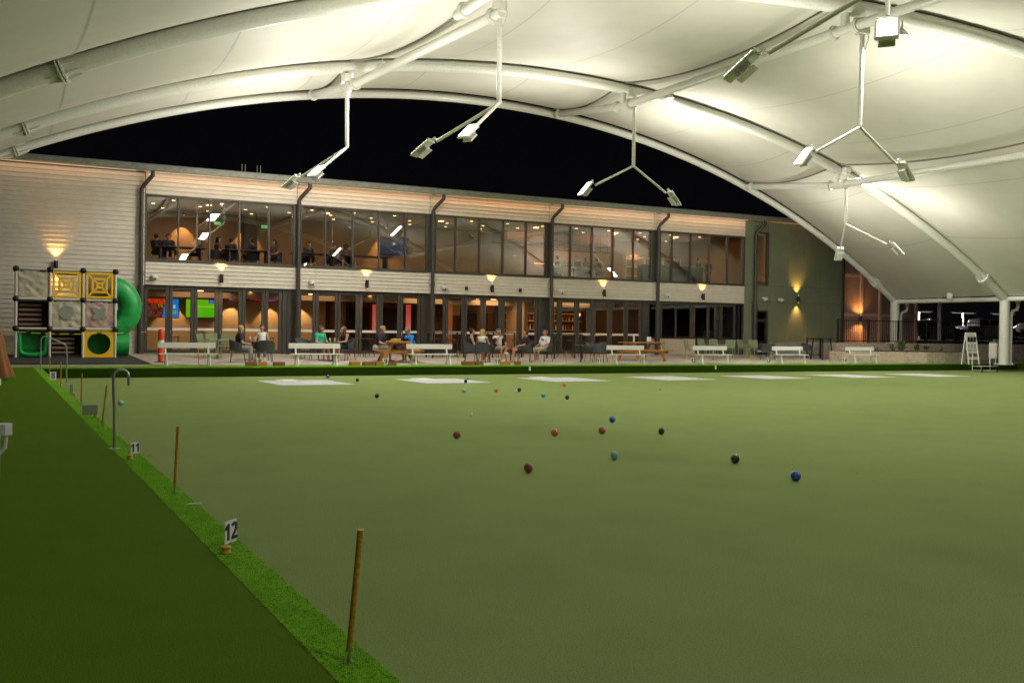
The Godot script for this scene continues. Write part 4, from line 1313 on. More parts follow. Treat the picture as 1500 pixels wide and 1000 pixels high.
	for k in 9:
		part(rack, "rod", MB.new().cyl(Vector3(-2.0 + k * 0.5, 0.8, 0), Vector3(-2.0 + k * 0.5, -0.4, 0), 0.015, 5), M["black_metal"])
	for y in [-0.4, 0.1]:
		part(rack, "rail", MB.new().box(Vector3(0, y, 0), Vector3(4.1, 0.03, 0.4)), M["black_metal"])
	var ws := thing("wall_shelving", "white wall shelving behind three standing people, rightmost upper window", "shelves", Vector3(39.0, 4.65, -54.7))
	for y in [0.9, 1.5, 2.1]:
		part(ws, "shelf", MB.new().box(Vector3(0, y, 0), Vector3(4.4, 0.06, 0.4)), M["white_paint"])
	for x in [-2.2, -0.7, 0.8, 2.2]:
		part(ws, "upright", MB.new().box(Vector3(x, 1.4, 0), Vector3(0.06, 1.6, 0.4)), M["white_paint"])
	var dc := thing("dark_counter", "black counter under the rightmost upper window", "counter", Vector3(36.6, 4.65, -49.4))
	part(dc, "front", MB.new().box(Vector3(0, 0.6, 0), Vector3(4.6, 1.2, 0.4)), M["black_metal"])
	part(dc, "counter_top", MB.new().box(Vector3(0, 1.22, 0), Vector3(4.7, 0.05, 0.55), 0.01), M["wall_dark"])
	# tables along the upper windows
	for i in 5:
		var q := thing("dining_table", "dark dining table behind %s" % ["the leftmost upper panes", "the middle of the leftmost upper window", "the left of the second upper window", "the middle of the second upper window", "the left of the fourth upper window"][i], "table", Vector3([7.8, 10.9, 14.2, 17.0, 28.6][i], 4.65, -48.5))
		part(q, "table_top", MB.new().box(Vector3(0, 0.84, 0), Vector3(2.3, 0.05, 0.9), 0.01), M["dark_table"])
		for s in [-1, 1]:
			part(q, "leg", MB.new().box(Vector3(s * 0.9, 0.41, 0), Vector3(0.08, 0.82, 0.6)), M["black_metal"])
	# stools and tables seen through the ground floor doors
	var names := ["left", "second from left", "third from left", "fourth from left", "fifth from left"]
	for i in 5:
		place("bar_stool", "bar_stool", "dark bar stool inside the glass doors, %s" % names[i], "stool", Vector3([7.6, 9.9, 12.0, 15.4, 18.6][i], 0.56, -48.6), 0.3 * i, "bar stools inside the doors", 1.05)


# ---------------------------------------------------------------- right side: screen wall, fence, planter, car park

func make_right_side() -> void:
	var b := thing("screen_wall", "pinkish perforated brick screen wall right of the green panels", "wall")
	for i in 4:
		for j in 3:
			part(b, "brick_panel", MB.new().box(Vector3(49.35 + i * 1.7, 1.9 + j * 2.55, -47.2), Vector3(1.5, 2.35, 0.12)), M["brick_screen"])
	for i in 5:
		part(b, "pier", MB.new().box(Vector3(48.5 + i * 1.7, 4.2, -47.15), Vector3(0.22, 7.4, 0.26), 0.01), M["brick_frame"])
	for j in 4:
		part(b, "beam", MB.new().box(Vector3(51.95, 0.62 + j * 2.55, -47.16), Vector3(7.0, 0.2, 0.22), 0.01), M["brick_frame"])
	part(b, "base", MB.new().box(Vector3(51.9, 0.9, -47.0), Vector3(7.0, 0.9, 0.5)), M["brick_frame"])
	# planter and retaining wall
	var pl := thing("planter", "raised beige planter with low green plants right of the terrace", "planter")
	var outline := PackedVector2Array([Vector2(41.2, -39.95), Vector2(45.5, -37.95), Vector2(48.6, -37.95), Vector2(48.6, -40.9), Vector2(41.2, -40.9)])
	var inner := PackedVector2Array([Vector2(41.4, -39.85), Vector2(45.55, -38.1), Vector2(48.45, -38.1), Vector2(48.45, -40.8), Vector2(41.4, -40.8)])
	part(pl, "wall", MB.new().slab(outline, 0.2, 0.96), M["beige_wall"])
	part(pl, "soil", MB.new().slab(inner, 0.9, 0.985), M["soil"])
	var rw := thing("retaining_wall", "long beige retaining wall carrying the black fence", "wall")
	part(rw, "wall", MB.new().box(Vector3(50.6, 0.6, -41.2), Vector3(17.4, 1.6, 0.5)), M["beige_wall"])
	part(rw, "fill", MB.new().box(Vector3(50.8, 0.58, -44.2), Vector3(17.0, 1.58, 5.4)), M["concrete"])
	var names := ["small spiky green plant at the left of the planter", "low leafy plant second in the planter", "tallest leafy plant in the middle of planter", "wide leafy plant right of the tallest", "low plant near the planter's right end", "small plant at the far right of planter"]
	var leaf := MB.new()
	leaf.grid(2, 5, func(u, w): return Vector3((u - 0.5) * 0.07 * sin(PI * (0.12 + 0.88 * w)), 0.32 * w - 0.1 * w * w, 0.24 * w * w + 0.02 * absf(u - 0.5)))
	var lm := leaf.mesh()
	for i in 6:
		var x: float = [42.9, 43.9, 44.9, 45.9, 46.9, 47.8][i]
		var big: float = [0.75, 1.1, 1.7, 1.25, 1.15, 0.7][i]
		var p := thing("planter_plant", names[i], "plant", Vector3(x, 0.98, -39.2 + 0.25 * (i % 2)), 0.0, "plants in the beige planter")
		part(p, "stem", MB.new().cyl(Vector3.ZERO, Vector3(0, 0.18 * big, 0), 0.02, 6), M["leaf"])
		for k in int(16 * big):
			var o := part(p, "leaf", lm, M["leaf"])
			o.transform = Transform3D(Basis.from_euler(Vector3(rng.randf_range(-0.5, 0.6), rng.randf() * TAU, 0)).scaled(Vector3.ONE * big * rng.randf_range(0.7, 1.2)), Vector3(rng.randf_range(-0.1, 0.1), rng.randf_range(0.0, 0.16) * big, rng.randf_range(-0.1, 0.1)))
	# black picket fence on the retaining wall
	var f := thing("picket_fence", "tall black metal picket fence in front of the car park", "fence")
	var pk := MB.new().box(Vector3(0, 0.66, 0), Vector3(0.02, 1.3, 0.02)).mesh()
	for i in 96:
		var o := part(f, "picket", pk, M["black_metal"])
		o.position = Vector3(42.2 + i * 0.15, 1.42, -41.2)
	for i in 7:
		part(f, "post", MB.new().box(Vector3(42.12 + i * 2.4, 2.06, -41.2), Vector3(0.1, 1.36, 0.08), 0.005), M["black_metal"])
	for y in [1.52, 2.68]:
		part(f, "rail", MB.new().box(Vector3(49.3, y, -41.2), Vector3(14.5, 0.04, 0.04)), M["black_metal"])
	var gt := thing("gate_rail", "low black railing beside the screen wall", "railing", Vector3(41.2, 0.45, -42.6))
	for x in [0.0, 1.0]:
		part(gt, "post", MB.new().box(Vector3(x, 0.6, 0), Vector3(0.06, 1.2, 0.06)), M["black_metal"])
	for y in [0.25, 1.15]:
		part(gt, "rail", MB.new().box(Vector3(0.5, y, 0), Vector3(1.0, 0.04, 0.04)), M["black_metal"])
	# car park
	ground_piece("car_park", MB.new().box(Vector3(86.5, 1.0, -75), Vector3(61, 1.1, 58)), M["asphalt"])
	car("white parked hatchback behind the black fence", Vector3(63.7, 1.55, -52.5), 2.9, "white_car", lin(0.6, 0.6, 0.6), 0)
	car("silver parked utility with tall cab behind the fence, on the right", Vector3(69.6, 1.55, -52.6), 2.9, "silver_car", lin(0.42, 0.43, 0.45), 1)
	car("dark parked car at the right end behind the fence", Vector3(75.8, 1.55, -52.5), 2.9, "grey_car", lin(0.2, 0.21, 0.22), 0)
	for s in [[Vector3(65.9, 1.55, -55.8), "left"], [Vector3(71.1, 1.55, -55.8), "middle"], [Vector3(76.1, 1.55, -55.8), "right"]]:
		var t := thing("shade_post", "thin T shaped shade frame in dark car park, %s of three" % s[1], "shade frame", s[0], 0.0, "shade frames in the car park")
		part(t, "post", MB.new().cyl(Vector3.ZERO, Vector3(0, 2.25, 0), 0.07, 8), M["steel_white"])
		part(t, "cross_beam", MB.new().box(Vector3(0, 2.3, 0), Vector3(2.9, 0.1, 0.25), 0.02), M["steel_white"])
		part(t, "added_light_strip", MB.new().box(Vector3(0, 2.24, 0), Vector3(2.6, 0.02, 0.08)), M["strip_cool"])  # strip and the light below are added to brighten the parked cars
		var l := AreaLight3D.new()
		l.name = "added_car_park_light"
		l.area_size = Vector2(2.6, 0.1)
		l.light_color = Color(1.0, 0.96, 0.9)
		l.light_energy = 22.0
		l.shadow_enabled = true
		l.position = Vector3(0, 2.2, 0)
		l.rotation.x = -PI / 2
		t.add_child(l)
	for s in [[Vector3(56.9, 1.3, -46.5), "behind the first canopy column"], [Vector3(62.5, 1.55, -57.5), "between the parked cars"]]:
		var t := thing("steel_post", "tall pale steel post " + s[1], "post", s[0])
		part(t, "shaft", MB.new().cyl(Vector3.ZERO, Vector3(0, 4.2, 0), 0.14, 10), M["steel_white"])
		part(t, "base_plate", MB.new().box(Vector3(0, 0.015, 0), Vector3(0.45, 0.03, 0.45)), M["steel_white"])
	var cc := thing("canopy_camera", "white camera hanging from the eave tube at right", "camera", Vector3(47.909, 4.250, -38.500))
	part(cc, "arm", MB.new().bar(Vector3(0.7, 0.02, 0), Vector3(0, 0.0, 0), 0.08, 0.1), M["steel_white"])
	part(cc, "housing", MB.new().lathe([Vector2(0.0, 0.05), Vector2(0.14, 0.04), Vector2(0.17, -0.08), Vector2(0.17, -0.2)], 14), M["white_plastic"])
	part(cc, "dome", MB.new().ball(Vector3(0, -0.2, 0), Vector3(0.16, 0.16, 0.16), 8, 14), M["white_plastic"])
	# score stand, cooler and hose box beside the far right column
	var ss := thing("score_stand", "white ladder shaped score stand with number cards at far right", "score stand", Vector3(46.637, 0.360, -36.023))
	for s in [-0.42, 0.42]:
		part(ss, "rail", MB.new().bar(Vector3(s, 0, 0.15), Vector3(s * 0.9, 1.68, -0.1), 0.06, 0.05), M["white_paint"])
		part(ss, "back_leg", MB.new().bar(Vector3(s, 0, -0.3), Vector3(s * 0.9, 1.6, -0.12), 0.05, 0.04), M["white_paint"])
	for y in [0.32, 0.66, 1.62]:
		part(ss, "tread", MB.new().box(Vector3(0, y, 0.13 - y * 0.15), Vector3(0.84, 0.16, 0.05), 0.01), M["white_paint"])
	part(ss, "board", MB.new().box(Vector3(0, 1.15, -0.05), Vector3(0.78, 0.75, 0.03)), M["white_paint"])
	for r in 2:
		for k in 3:
			var q := part(ss, "number_card", MB.new().box(Vector3(-0.24 + k * 0.24, 1.33 - r * 0.36, -0.02), Vector3(0.2, 0.26, 0.01)), M["ink"] if r == 0 else M["paper"])
			if r == 1:
				digit(q, ["1", "3", "2"][k], 0.2, Vector3(-0.24 + k * 0.24, 0.97, -0.013), M["ink"])
	var co := thing("drink_cooler", "white upright drink cooler box on a stand at far right", "cooler", Vector3(48.986, 0.360, -36.331))
	part(co, "tank", MB.new().box(Vector3(0, 0.72, 0), Vector3(0.6, 0.85, 0.5), 0.05), M["white_plastic"])
	part(co, "lid", MB.new().box(Vector3(0, 1.18, 0), Vector3(0.54, 0.08, 0.44), 0.02), M["gutter"])
	for s in [[-1, -1], [1, -1], [-1, 1], [1, 1]]:
		part(co, "leg", MB.new().box(Vector3(s[0] * 0.24, 0.15, s[1] * 0.18), Vector3(0.04, 0.3, 0.04)), M["white_paint"])
	for k in 3:
		part(co, "cup", MB.new().lathe([Vector2(0.05, 0), Vector2(0.07, 0.14)], 10, Transform3D(Basis(), Vector3(-0.16 + k * 0.16, 1.22, 0))), M["gutter"])
	var tr := thing("wheeled_trolley", "low white wire trolley on the green's edge at far right", "trolley", Vector3(46.445, 0.000, -35.042))
	for z in [-0.25, 0.25]:
		part(tr, "frame", MB.new().tube([Vector3(-0.7, 0.08, z), Vector3(0.7, 0.08, z)], 0.02, 6), M["white_paint"])
	for x in [-0.7, 0.0, 0.7]:
		part(tr, "upright", MB.new().cyl(Vector3(x, 0.08, -0.25), Vector3(x, 1.0 if x != 0.0 else 0.3, -0.25), 0.018, 6), M["white_paint"])
	part(tr, "shelf", MB.new().box(Vector3(0, 0.3, 0), Vector3(1.4, 0.02, 0.5)), M["white_paint"])
	for x in [-0.6, 0.6]:
		part(tr, "wheel", MB.new().cyl(Vector3(x, 0.06, 0.22), Vector3(x, 0.06, 0.27), 0.06, 12), M["black_metal"])


func car(label: String, at: Vector3, turn: float, key: String, c: Color, kind: int) -> void:
	var paint := mat(key, c, 0.25)
	paint.clearcoat_enabled = true
	paint.clearcoat = 0.6
	var t := thing("parked_car", label, "car", at, turn, "cars parked behind the fence")
	var tall := 0.15 if kind == 1 else 0.0
	var prof := [[-2.2, 0.35, 0.7], [-2.15, 0.3, 0.92 + tall], [-1.0, 0.26, 1.02 + tall], [0.0, 0.25, 1.04 + tall], [1.0, 0.26, 1.05 + tall], [2.1, 0.3, 1.0 + tall], [2.25, 0.36, 0.8]]
	var body := MB.new()
	body.grid(24, prof.size() - 1, func(u, w):
		var k := clampi(roundi(w * (prof.size() - 1)), 0, prof.size() - 1)
		var a: float = TAU * u
		var yy: float = lerpf(prof[k][1], prof[k][2], 0.5 + 0.5 * signf(sin(a)) * pow(absf(sin(a)), 0.45))
		var hw := 0.9 if k > 0 and k < prof.size() - 1 else 0.78
		return Vector3(prof[k][0], yy, hw * signf(cos(a)) * pow(absf(cos(a)), 0.45)))
	part(t, "body", body, paint)
	var cabin := MB.new()
	var cb := [[-1.25, 1.0], [-0.55, 1.5], [0.2, 1.56], [1.2, 1.48], [1.9, 1.0]] if kind == 0 else [[-1.0, 1.1], [-0.4, 1.72], [0.4, 1.76], [1.0, 1.7], [1.12, 1.1]]
	cabin.grid(cb.size() - 1, 12, func(u, w):
		var k := clampi(roundi(u * (cb.size() - 1)), 0, cb.size() - 1)
		var a: float = PI * w
		var yb: float = 0.95 + tall
		return Vector3(cb[k][0], lerpf(yb, cb[k][1] + 0.02, pow(sin(a), 0.4)), 0.8 * signf(cos(a)) * pow(absf(cos(a)), 0.5) * (1.0 - 0.12 * sin(a))))
	var cp := part(t, "cabin", cabin, paint)
	for s in [-1.0, 1.0]:
		var y0 := 1.08 + tall
		var y1 := 1.42 if kind == 0 else 1.6
		for q in [[-0.75, 0.15], [0.25, 1.15]] if kind == 0 else [[-0.65, 0.15], [0.25, 0.9]]:
			part(cp, "side_window", MB.new().quad(Vector3(q[0], y0, s * 0.815), Vector3(q[1], y0, s * 0.815), Vector3(q[1] - 0.05, y1, s * 0.74), Vector3(q[0] + 0.12, y1, s * 0.74), Vector3(0, 0.3, s)), M["ink"])
	part(cp, "windscreen", MB.new().quad(Vector3(cb[0][0] - 0.03, 1.08 + tall, -0.62), Vector3(cb[0][0] - 0.03, 1.08 + tall, 0.62), Vector3(cb[1][0] - 0.06, cb[1][1] - 0.04, 0.55), Vector3(cb[1][0] - 0.06, cb[1][1] - 0.04, -0.55), Vector3(-0.7, 0.7, 0)), M["ink"])
	for x in [-1.35, 1.4]:
		for s in [-1.0, 1.0]:
			var w := part(t, "wheel", MB.new().cyl(Vector3(x, 0.33, s * 0.72), Vector3(x, 0.33, s * 0.92), 0.33, 18), M["ink"])
			part(w, "rim", MB.new().cyl(Vector3(x, 0.33, s * 0.9), Vector3(x, 0.33, s * 0.93), 0.2, 14), M["steel"])
	for s in [-1.0, 1.0]:
		part(t, "headlight", MB.new().box(Vector3(-2.17, 0.75, s * 0.58), Vector3(0.1, 0.14, 0.3), 0.03), M["white_plastic"])
		part(t, "tail_light", MB.new().box(Vector3(2.2, 0.85, s * 0.62), Vector3(0.08, 0.2, 0.16), 0.02), M["orange_plastic"])


func digit(parent: Node3D, s: String, size: float, at: Vector3, m: Material, turn := 0.0) -> void:
	var f := SystemFont.new()
	f.font_names = PackedStringArray(["Droid Sans"])
	f.font_weight = 700
	var t := TextMesh.new()
	t.text = s
	t.font = f
	t.font_size = 64
	t.pixel_size = size / 50.0
	t.depth = 0.004
	var o := part(parent, "number", t, m)
	o.position = at
	o.rotation.y = turn


# ---------------------------------------------------------------- playground

func make_playground() -> void:
	var g := thing("play_frame", "modular play frame with yellow panels and green tube slide", "play frame", Vector3(0.84, 0.5, -43.3), -0.03)
	var s := 1.2
	var xs := [0.0, s, 2 * s, 3 * s]
	var ys := [0.0, 1.15, 2.31, 3.48]
	for x in xs:
		for z in [0.0, -1.2]:
			part(g, "post", MB.new().cyl(Vector3(x, 0, z), Vector3(x, 3.5, z), 0.055, 10), M["play_white"] if z == 0.0 else M["play_black"])
	for y in [1.15, 2.31, 3.48]:
		for z in [0.0, -1.2]:
			for k in 3:
				part(g, "rail", MB.new().cyl(Vector3(k * s, y, z), Vector3(k * s + s, y, z), 0.05, 10), M["play_white"] if z == 0.0 else M["play_black"])
				part(g, "rail_pad", MB.new().cyl(Vector3(k * s + 0.1, y - 0.09, z - 0.02), Vector3(k * s + s - 0.1, y - 0.09, z - 0.02), 0.045, 8), M["play_black"])
			for x in xs:
				part(g, "joint_cap", MB.new().ball(Vector3(x, y, z), Vector3(0.125, 0.12, 0.125), 8, 12), M["play_black"])
		for x in xs:
			part(g, "cross_rail", MB.new().cyl(Vector3(x, y, 0), Vector3(x, y, -1.2), 0.05, 8), M["play_black"])
	# decks; dark boards are added behind the cells to stand for shade
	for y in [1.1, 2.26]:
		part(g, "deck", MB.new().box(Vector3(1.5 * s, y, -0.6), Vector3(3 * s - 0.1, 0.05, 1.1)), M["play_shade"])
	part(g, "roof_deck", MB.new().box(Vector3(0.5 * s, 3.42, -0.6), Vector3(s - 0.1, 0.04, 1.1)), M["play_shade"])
	# yellow window panels
	for c in [1, 2]:
		var m := MB.new()
		var cx: float = c * s + s * 0.5
		var cy := 2.9
		var o := 0.52
		for q in [0.47, 0.26, 0.08]:
			var w := 0.2 if q == 0.5 else 0.09
			for a in 4:
				var ang := a * PI / 2
				var d := Vector3(cos(ang), sin(ang), 0)
				var e := Vector3(-d.y, d.x, 0)
				var r: float = q * o / 0.52
				m.bar(Vector3(cx, cy, 0.02) + d * r - e * (r + w * 0.35), Vector3(cx, cy, 0.02) + d * r + e * (r + w * 0.35), w, 0.06, Vector3.BACK, 0.015)
		for a in 4:
			var ang := a * PI / 2 + PI / 4
			var d := Vector3(cos(ang), sin(ang), 0)
			m.bar(Vector3(cx, cy, 0.02) + d * 0.08, Vector3(cx, cy, 0.02) + d * 0.7, 0.07, 0.05, Vector3.BACK, 0.01)
		part(g, "window_panel", m, M["play_yellow"])
	# yellow panel with the round opening
	var ring := MB.new()
	var rc := Vector3(2.5 * s, 0.58, 0.02)
	for k in 32:
		var a0 := TAU * k / 32.0
		var a1 := TAU * (k + 1) / 32.0
		var sq := func(a: float) -> Vector3:
			var d := Vector2(cos(a), sin(a))
			return Vector3(d.x, d.y, 0) * (0.55 / maxf(absf(d.x), absf(d.y)))
		var i0 := Vector3(cos(a0), sin(a0), 0) * 0.44
		var i1 := Vector3(cos(a1), sin(a1), 0) * 0.44
		ring.quad(rc + i0, rc + i1, rc + sq.call(a1), rc + sq.call(a0), Vector3.BACK)
		ring.quad(rc + i0, rc + i1, rc + i1 - Vector3(0, 0, 0.08), rc + i0 - Vector3(0, 0, 0.08), -i0.normalized())
		ring.quad(rc + i0 - Vector3(0, 0, 0.08), rc + i1 - Vector3(0, 0, 0.08), rc + sq.call(a1) - Vector3(0, 0, 0.08), rc + sq.call(a0) - Vector3(0, 0, 0.08), Vector3.FORWARD)
	part(g, "crawl_panel", ring, M["play_yellow"])
	part(g, "crawl_tube", MB.new().tube([rc + Vector3(0, 0, -0.1), rc + Vector3(0, 0, -1.1)], 0.47, 24, false), M["play_green"])
	part(g, "crawl_tube_end", MB.new().disc(rc + Vector3(0, 0, -1.08), 0.47, Vector3.BACK, 24), M["play_green"])
	part(g, "back_board", MB.new().box(Vector3(2.5 * s, 2.9, -1.16), Vector3(s - 0.1, 1.05, 0.03)), M["net"])  # board added for the shade inside this cell
	# panels wrapped in crinkled film
	var crumple := FastNoiseLite.new()
	crumple.seed = 5
	crumple.frequency = 3.0
	for q in [[0, 2.9, "film"], [1, 1.73, "film"], [2, 1.73, "film_pink"]]:
		var cx: float = q[0] * s + s * 0.5
		var cy: float = q[1]
		part(g, "wrapped_panel", MB.new().grid(18, 18, func(u, w): return Vector3(cx + (u - 0.5) * 1.04, cy + (w - 0.5) * 1.02, 0.03 + 0.05 * crumple.get_noise_2d(u + cx, w + cy))), M[q[2]])
		if q[0] == 0:
			for e in [-1, 1]:
				part(g, "yellow_edge", MB.new().box(Vector3(cx + e * 0.52, cy, -0.02), Vector3(0.06, 1.05, 0.03)), M["play_yellow"])
	part(g, "film_disc", MB.new().cyl(Vector3(1.5 * s, 1.8, 0.06), Vector3(1.5 * s, 1.8, 0.075), 0.27, 24), M["film_grey"])
	var star := PackedVector2Array()
	for k in 16:
		var r := 0.34 if k % 4 == 2 else (0.27 if k % 2 == 1 else 0.16)
		star.append(Vector2(cos(TAU * k / 16.0) * r, sin(TAU * k / 16.0) * r))
	var st := part(g, "film_star", MB.new().slab(star, 0.06, 0.072), M["film_grey"])
	st.transform = Transform3D(Basis(Vector3.RIGHT, PI / 2), Vector3(2.5 * s, 1.78, 0.0))
	# slatted backs seen through the open cells
	for q in [[0, 1.2, 2.2], [1, 0.1, 1.05]]:
		part(g, "back_board", MB.new().box(Vector3(q[0] * s + s * 0.5, (q[1] + q[2]) * 0.5, -0.62), Vector3(s - 0.1, q[2] - q[1], 0.03)), M["play_shade"])  # near-black board put in for the shade inside the cell
		for k in 5:
			part(g, "slat", MB.new().box(Vector3(q[0] * s + s * 0.42, lerpf(q[1], q[2], (k + 0.6) / 5.2), -0.55), Vector3(0.82, 0.085, 0.06), 0.008), M["tan_slat"])
	# green slide mouth in the lower left cell
	var lip := []
	for k in 13:
		var a: float = PI * k / 12.0
		lip.append(Vector3(0.6 - cos(a) * 0.46, 0.42 - pow(sin(a), 0.6) * 0.3, -0.08))
	part(g, "slide_lip", MB.new().tube([Vector3(0.12, 0.95, -0.08), Vector3(0.13, 0.6, -0.08)] + lip + [Vector3(1.07, 0.6, -0.08), Vector3(1.08, 0.95, -0.08)], 0.09, 10), M["play_green"])
	for e in [0.09, 1.11]:
		part(g, "slide_side", MB.new().box(Vector3(e, 0.54, -0.35), Vector3(0.06, 1.06, 0.6), 0.02), M["play_green"])
	part(g, "slide_back", MB.new().box(Vector3(0.6, 0.56, -0.6), Vector3(1.0, 1.1, 0.05), 0.02), M["play_green"])
	part(g, "slide_bed", MB.new().bar(Vector3(0.6, 0.1, -0.06), Vector3(0.6, 0.3, -0.58), 0.96, 0.05), M["play_green"])
	# the tube slide: out of the top right cell, round, and back into the middle one
	var pts := []
	for k in 19:
		var a := PI * k / 18.0
		pts.append(Vector3(3 * s - 0.02 + sin(a) * 0.62, 2.05 + cos(a) * 0.78, -0.55))
	part(g, "tube_slide", MB.new().tube(pts, 0.46, 24, false), M["play_green"])
	for k in [8, 11, 14]:
		var q: Vector3 = pts[k]
		var d: Vector3 = (pts[k + 1] - pts[k - 1]).normalized()
		part(g, "tube_joint", MB.new().tube([q - d * 0.03, q + d * 0.03], 0.485, 24, true), M["play_green"])
	part(g, "lower_tube", MB.new().tube([Vector3(3 * s, 0.56, -0.55), Vector3(3 * s + 0.56, 0.54, -0.55)], 0.46, 24, false), M["play_green"])
	# barrier tape
	var tape := thing("barrier_tape", "thin yellow barrier tape strung across the play frame", "tape")
	var tp := MB.new()
	var a0 := Vector3(-0.149, 1.583, -42.900)
	var a1 := Vector3(5.575, 1.572, -42.900)
	var n := 34
	for k in n:
		if k % 3 == 2: continue
		var f0 := a0.lerp(a1, float(k) / n)
		var f1 := a0.lerp(a1, float(k + 1) / n)
		f0.y -= 0.12 * sin(PI * k / n)
		f1.y -= 0.12 * sin(PI * (k + 1) / n)
		tp.bar(f0, f1, 0.006, 0.035)
	part(tape, "ribbon", tp, M["yellow_tape"])
	# orange bollard
	var bo := thing("bollard", "orange plastic bollard with white band at the first bench", "bollard", Vector3(5.772, 0.415, -40.144))
	part(bo, "tube", MB.new().lathe([Vector2(0.11, 0), Vector2(0.11, 1.15), Vector2(0.1, 1.24), Vector2(0.06, 1.29), Vector2(0, 1.3)], 16), M["orange_plastic"])
	part(bo, "white_band", MB.new().lathe([Vector2(0.113, 0.66), Vector2(0.113, 0.86)], 16), M["white_plastic"])
	part(bo, "foot", MB.new().lathe([Vector2(0.26, 0), Vector2(0.26, 0.03), Vector2(0.13, 0.06)], 16), M["black_metal"])


# ---------------------------------------------------------------- people

func blob(mb: MB, bones: Array, cell: float, k: float) -> void:
	# a smooth surface round tapered capsules [from, to, radius, radius], meshed as surface nets
	var lo := Vector3.ONE * 1e9
	var hi := -lo
	for b in bones:
		for e in 2:
			var r: float = b[2 + e]
			lo = lo.min((b[e] as Vector3) - Vector3.ONE * r)
			hi = hi.max((b[e] as Vector3) + Vector3.ONE * r)
	lo -= Vector3.ONE * cell * 3.0
	hi += Vector3.ONE * cell * 3.0
	var nx := int((hi.x - lo.x) / cell) + 2
	var ny := int((hi.y - lo.y) / cell) + 2
	var nz := int((hi.z - lo.z) / cell) + 2
	var f := PackedFloat32Array()
	f.resize(nx * ny * nz)
	f.fill(1.0)
	for b in bones:
		var a: Vector3 = b[0]
		var d: Vector3 = (b[1] as Vector3) - a
		var ra: float = b[2]
		var rb: float = b[3]
		var dd := maxf(d.length_squared(), 1e-9)
		var m := maxf(ra, rb) + cell * 2.5 + k
		var l0 := (a.min(b[1]) - Vector3.ONE * m - lo) / cell
		var l1 := (a.max(b[1]) + Vector3.ONE * m - lo) / cell
		for z in range(maxi(0, int(l0.z)), mini(nz, int(l1.z) + 1)):
			for y in range(maxi(0, int(l0.y)), mini(ny, int(l1.y) + 1)):
				var at := (z * ny + y) * nx
				for x in range(maxi(0, int(l0.x)), mini(nx, int(l1.x) + 1)):
					var p := lo + Vector3(x, y, z) * cell - a
					var t := clampf(p.dot(d) / dd, 0.0, 1.0)
					var s := (p - d * t).length() - ra - (rb - ra) * t
					var g := f[at + x]
					var h := maxf(k - absf(g - s), 0.0) / k
					f[at + x] = minf(g, s) - h * h * k * 0.25
	var id := PackedInt32Array()
	id.resize(f.size())
	id.fill(-1)
	var off := [0, 1, nx, nx + 1, nx * ny, nx * ny + 1, nx * ny + nx, nx * ny + nx + 1]
	var edges := [[0, 1], [2, 3], [4, 5], [6, 7], [0, 2], [1, 3], [4, 6], [5, 7], [0, 4], [1, 5], [2, 6], [3, 7]]
	for z in nz - 1:
		for y in ny - 1:
			var row := (z * ny + y) * nx
			for x in nx - 1:
				var c := row + x
				if f[c] > cell * 2.5 or f[c] < -cell * 2.5:
					continue
				var q := PackedFloat32Array()
				q.resize(8)
				var inside := 0
				for i in 8:
					q[i] = f[c + off[i]]
					if q[i] < 0.0: inside += 1
				if inside == 0 or inside == 8:
					continue
				var sum := Vector3.ZERO
				var cnt := 0
				for e in edges:
					var u := q[e[0]]
					var w := q[e[1]]
					if (u < 0.0) != (w < 0.0):
						var t := u / (u - w)
						var p0 := Vector3(e[0] & 1, (e[0] >> 1) & 1, (e[0] >> 2) & 1)
						var p1 := Vector3(e[1] & 1, (e[1] >> 1) & 1, (e[1] >> 2) & 1)
						sum += p0.lerp(p1, t)
						cnt += 1
				var g := Vector3(q[1] + q[3] + q[5] + q[7] - q[0] - q[2] - q[4] - q[6], q[2] + q[3] + q[6] + q[7] - q[0] - q[1] - q[4] - q[5], q[4] + q[5] + q[6] + q[7] - q[0] - q[1] - q[2] - q[3])
				id[c] = mb.vert(lo + (Vector3(x, y, z) + sum / cnt) * cell, g)
	for z in range(1, nz - 1):
		for y in range(1, ny - 1):
			for x in range(1, nx - 1):
				var c := (z * ny + y) * nx + x
				var s := f[c] < 0.0
				for ax in 3:
					var st: int = [1, nx, nx * ny][ax]
					if (f[c + st] < 0.0) == s:
						continue
					var u: int = [nx, nx * ny, 1][ax]
					var w: int = [nx * ny, 1, nx][ax]
					var a := id[c]
					var b := id[c - u]
					var d := id[c - u - w]
					var e := id[c - w]
					if a < 0 or b < 0 or d < 0 or e < 0:
						continue
					mb.tri(a, b, d)
					mb.tri(a, d, e)


func hand(mb: MB, wrist: Vector3, dir: Vector3, down: Vector3, s: float) -> void:
	var side := dir.cross(down).normalized()
	var palm := wrist + dir * 0.05
	mb.ball(palm, Vector3(0.036, 0.03, 0.036), 6, 8)
	for k in 4:
		var b := palm + dir * 0.035 + side * (k - 1.5) * 0.019
		var ln: float = [0.062, 0.074, 0.07, 0.055][k]
		var m := b + dir * ln * 0.55 + down * 0.008
		mb.tube([b, m, m + (dir * 0.7 + down * 0.7).normalized() * ln * 0.45], [0.0095, 0.009, 0.007], 5)
	var tb := palm + side * s * 0.03 - dir * 0.01
	mb.tube([tb, tb + (side * s + dir).normalized() * 0.035, tb + (side * s * 0.4 + dir).normalized() * 0.06], [0.011, 0.01, 0.008], 5)


var cloth := {}


func cloth_mat(c: Color) -> Material:
	if not cloth.has(c):
		var m := mat("cloth_%d" % cloth.size(), c, 0.85)
		m.rim_enabled = true
		m.rim = 0.2
		cloth[c] = m
	return cloth[c]


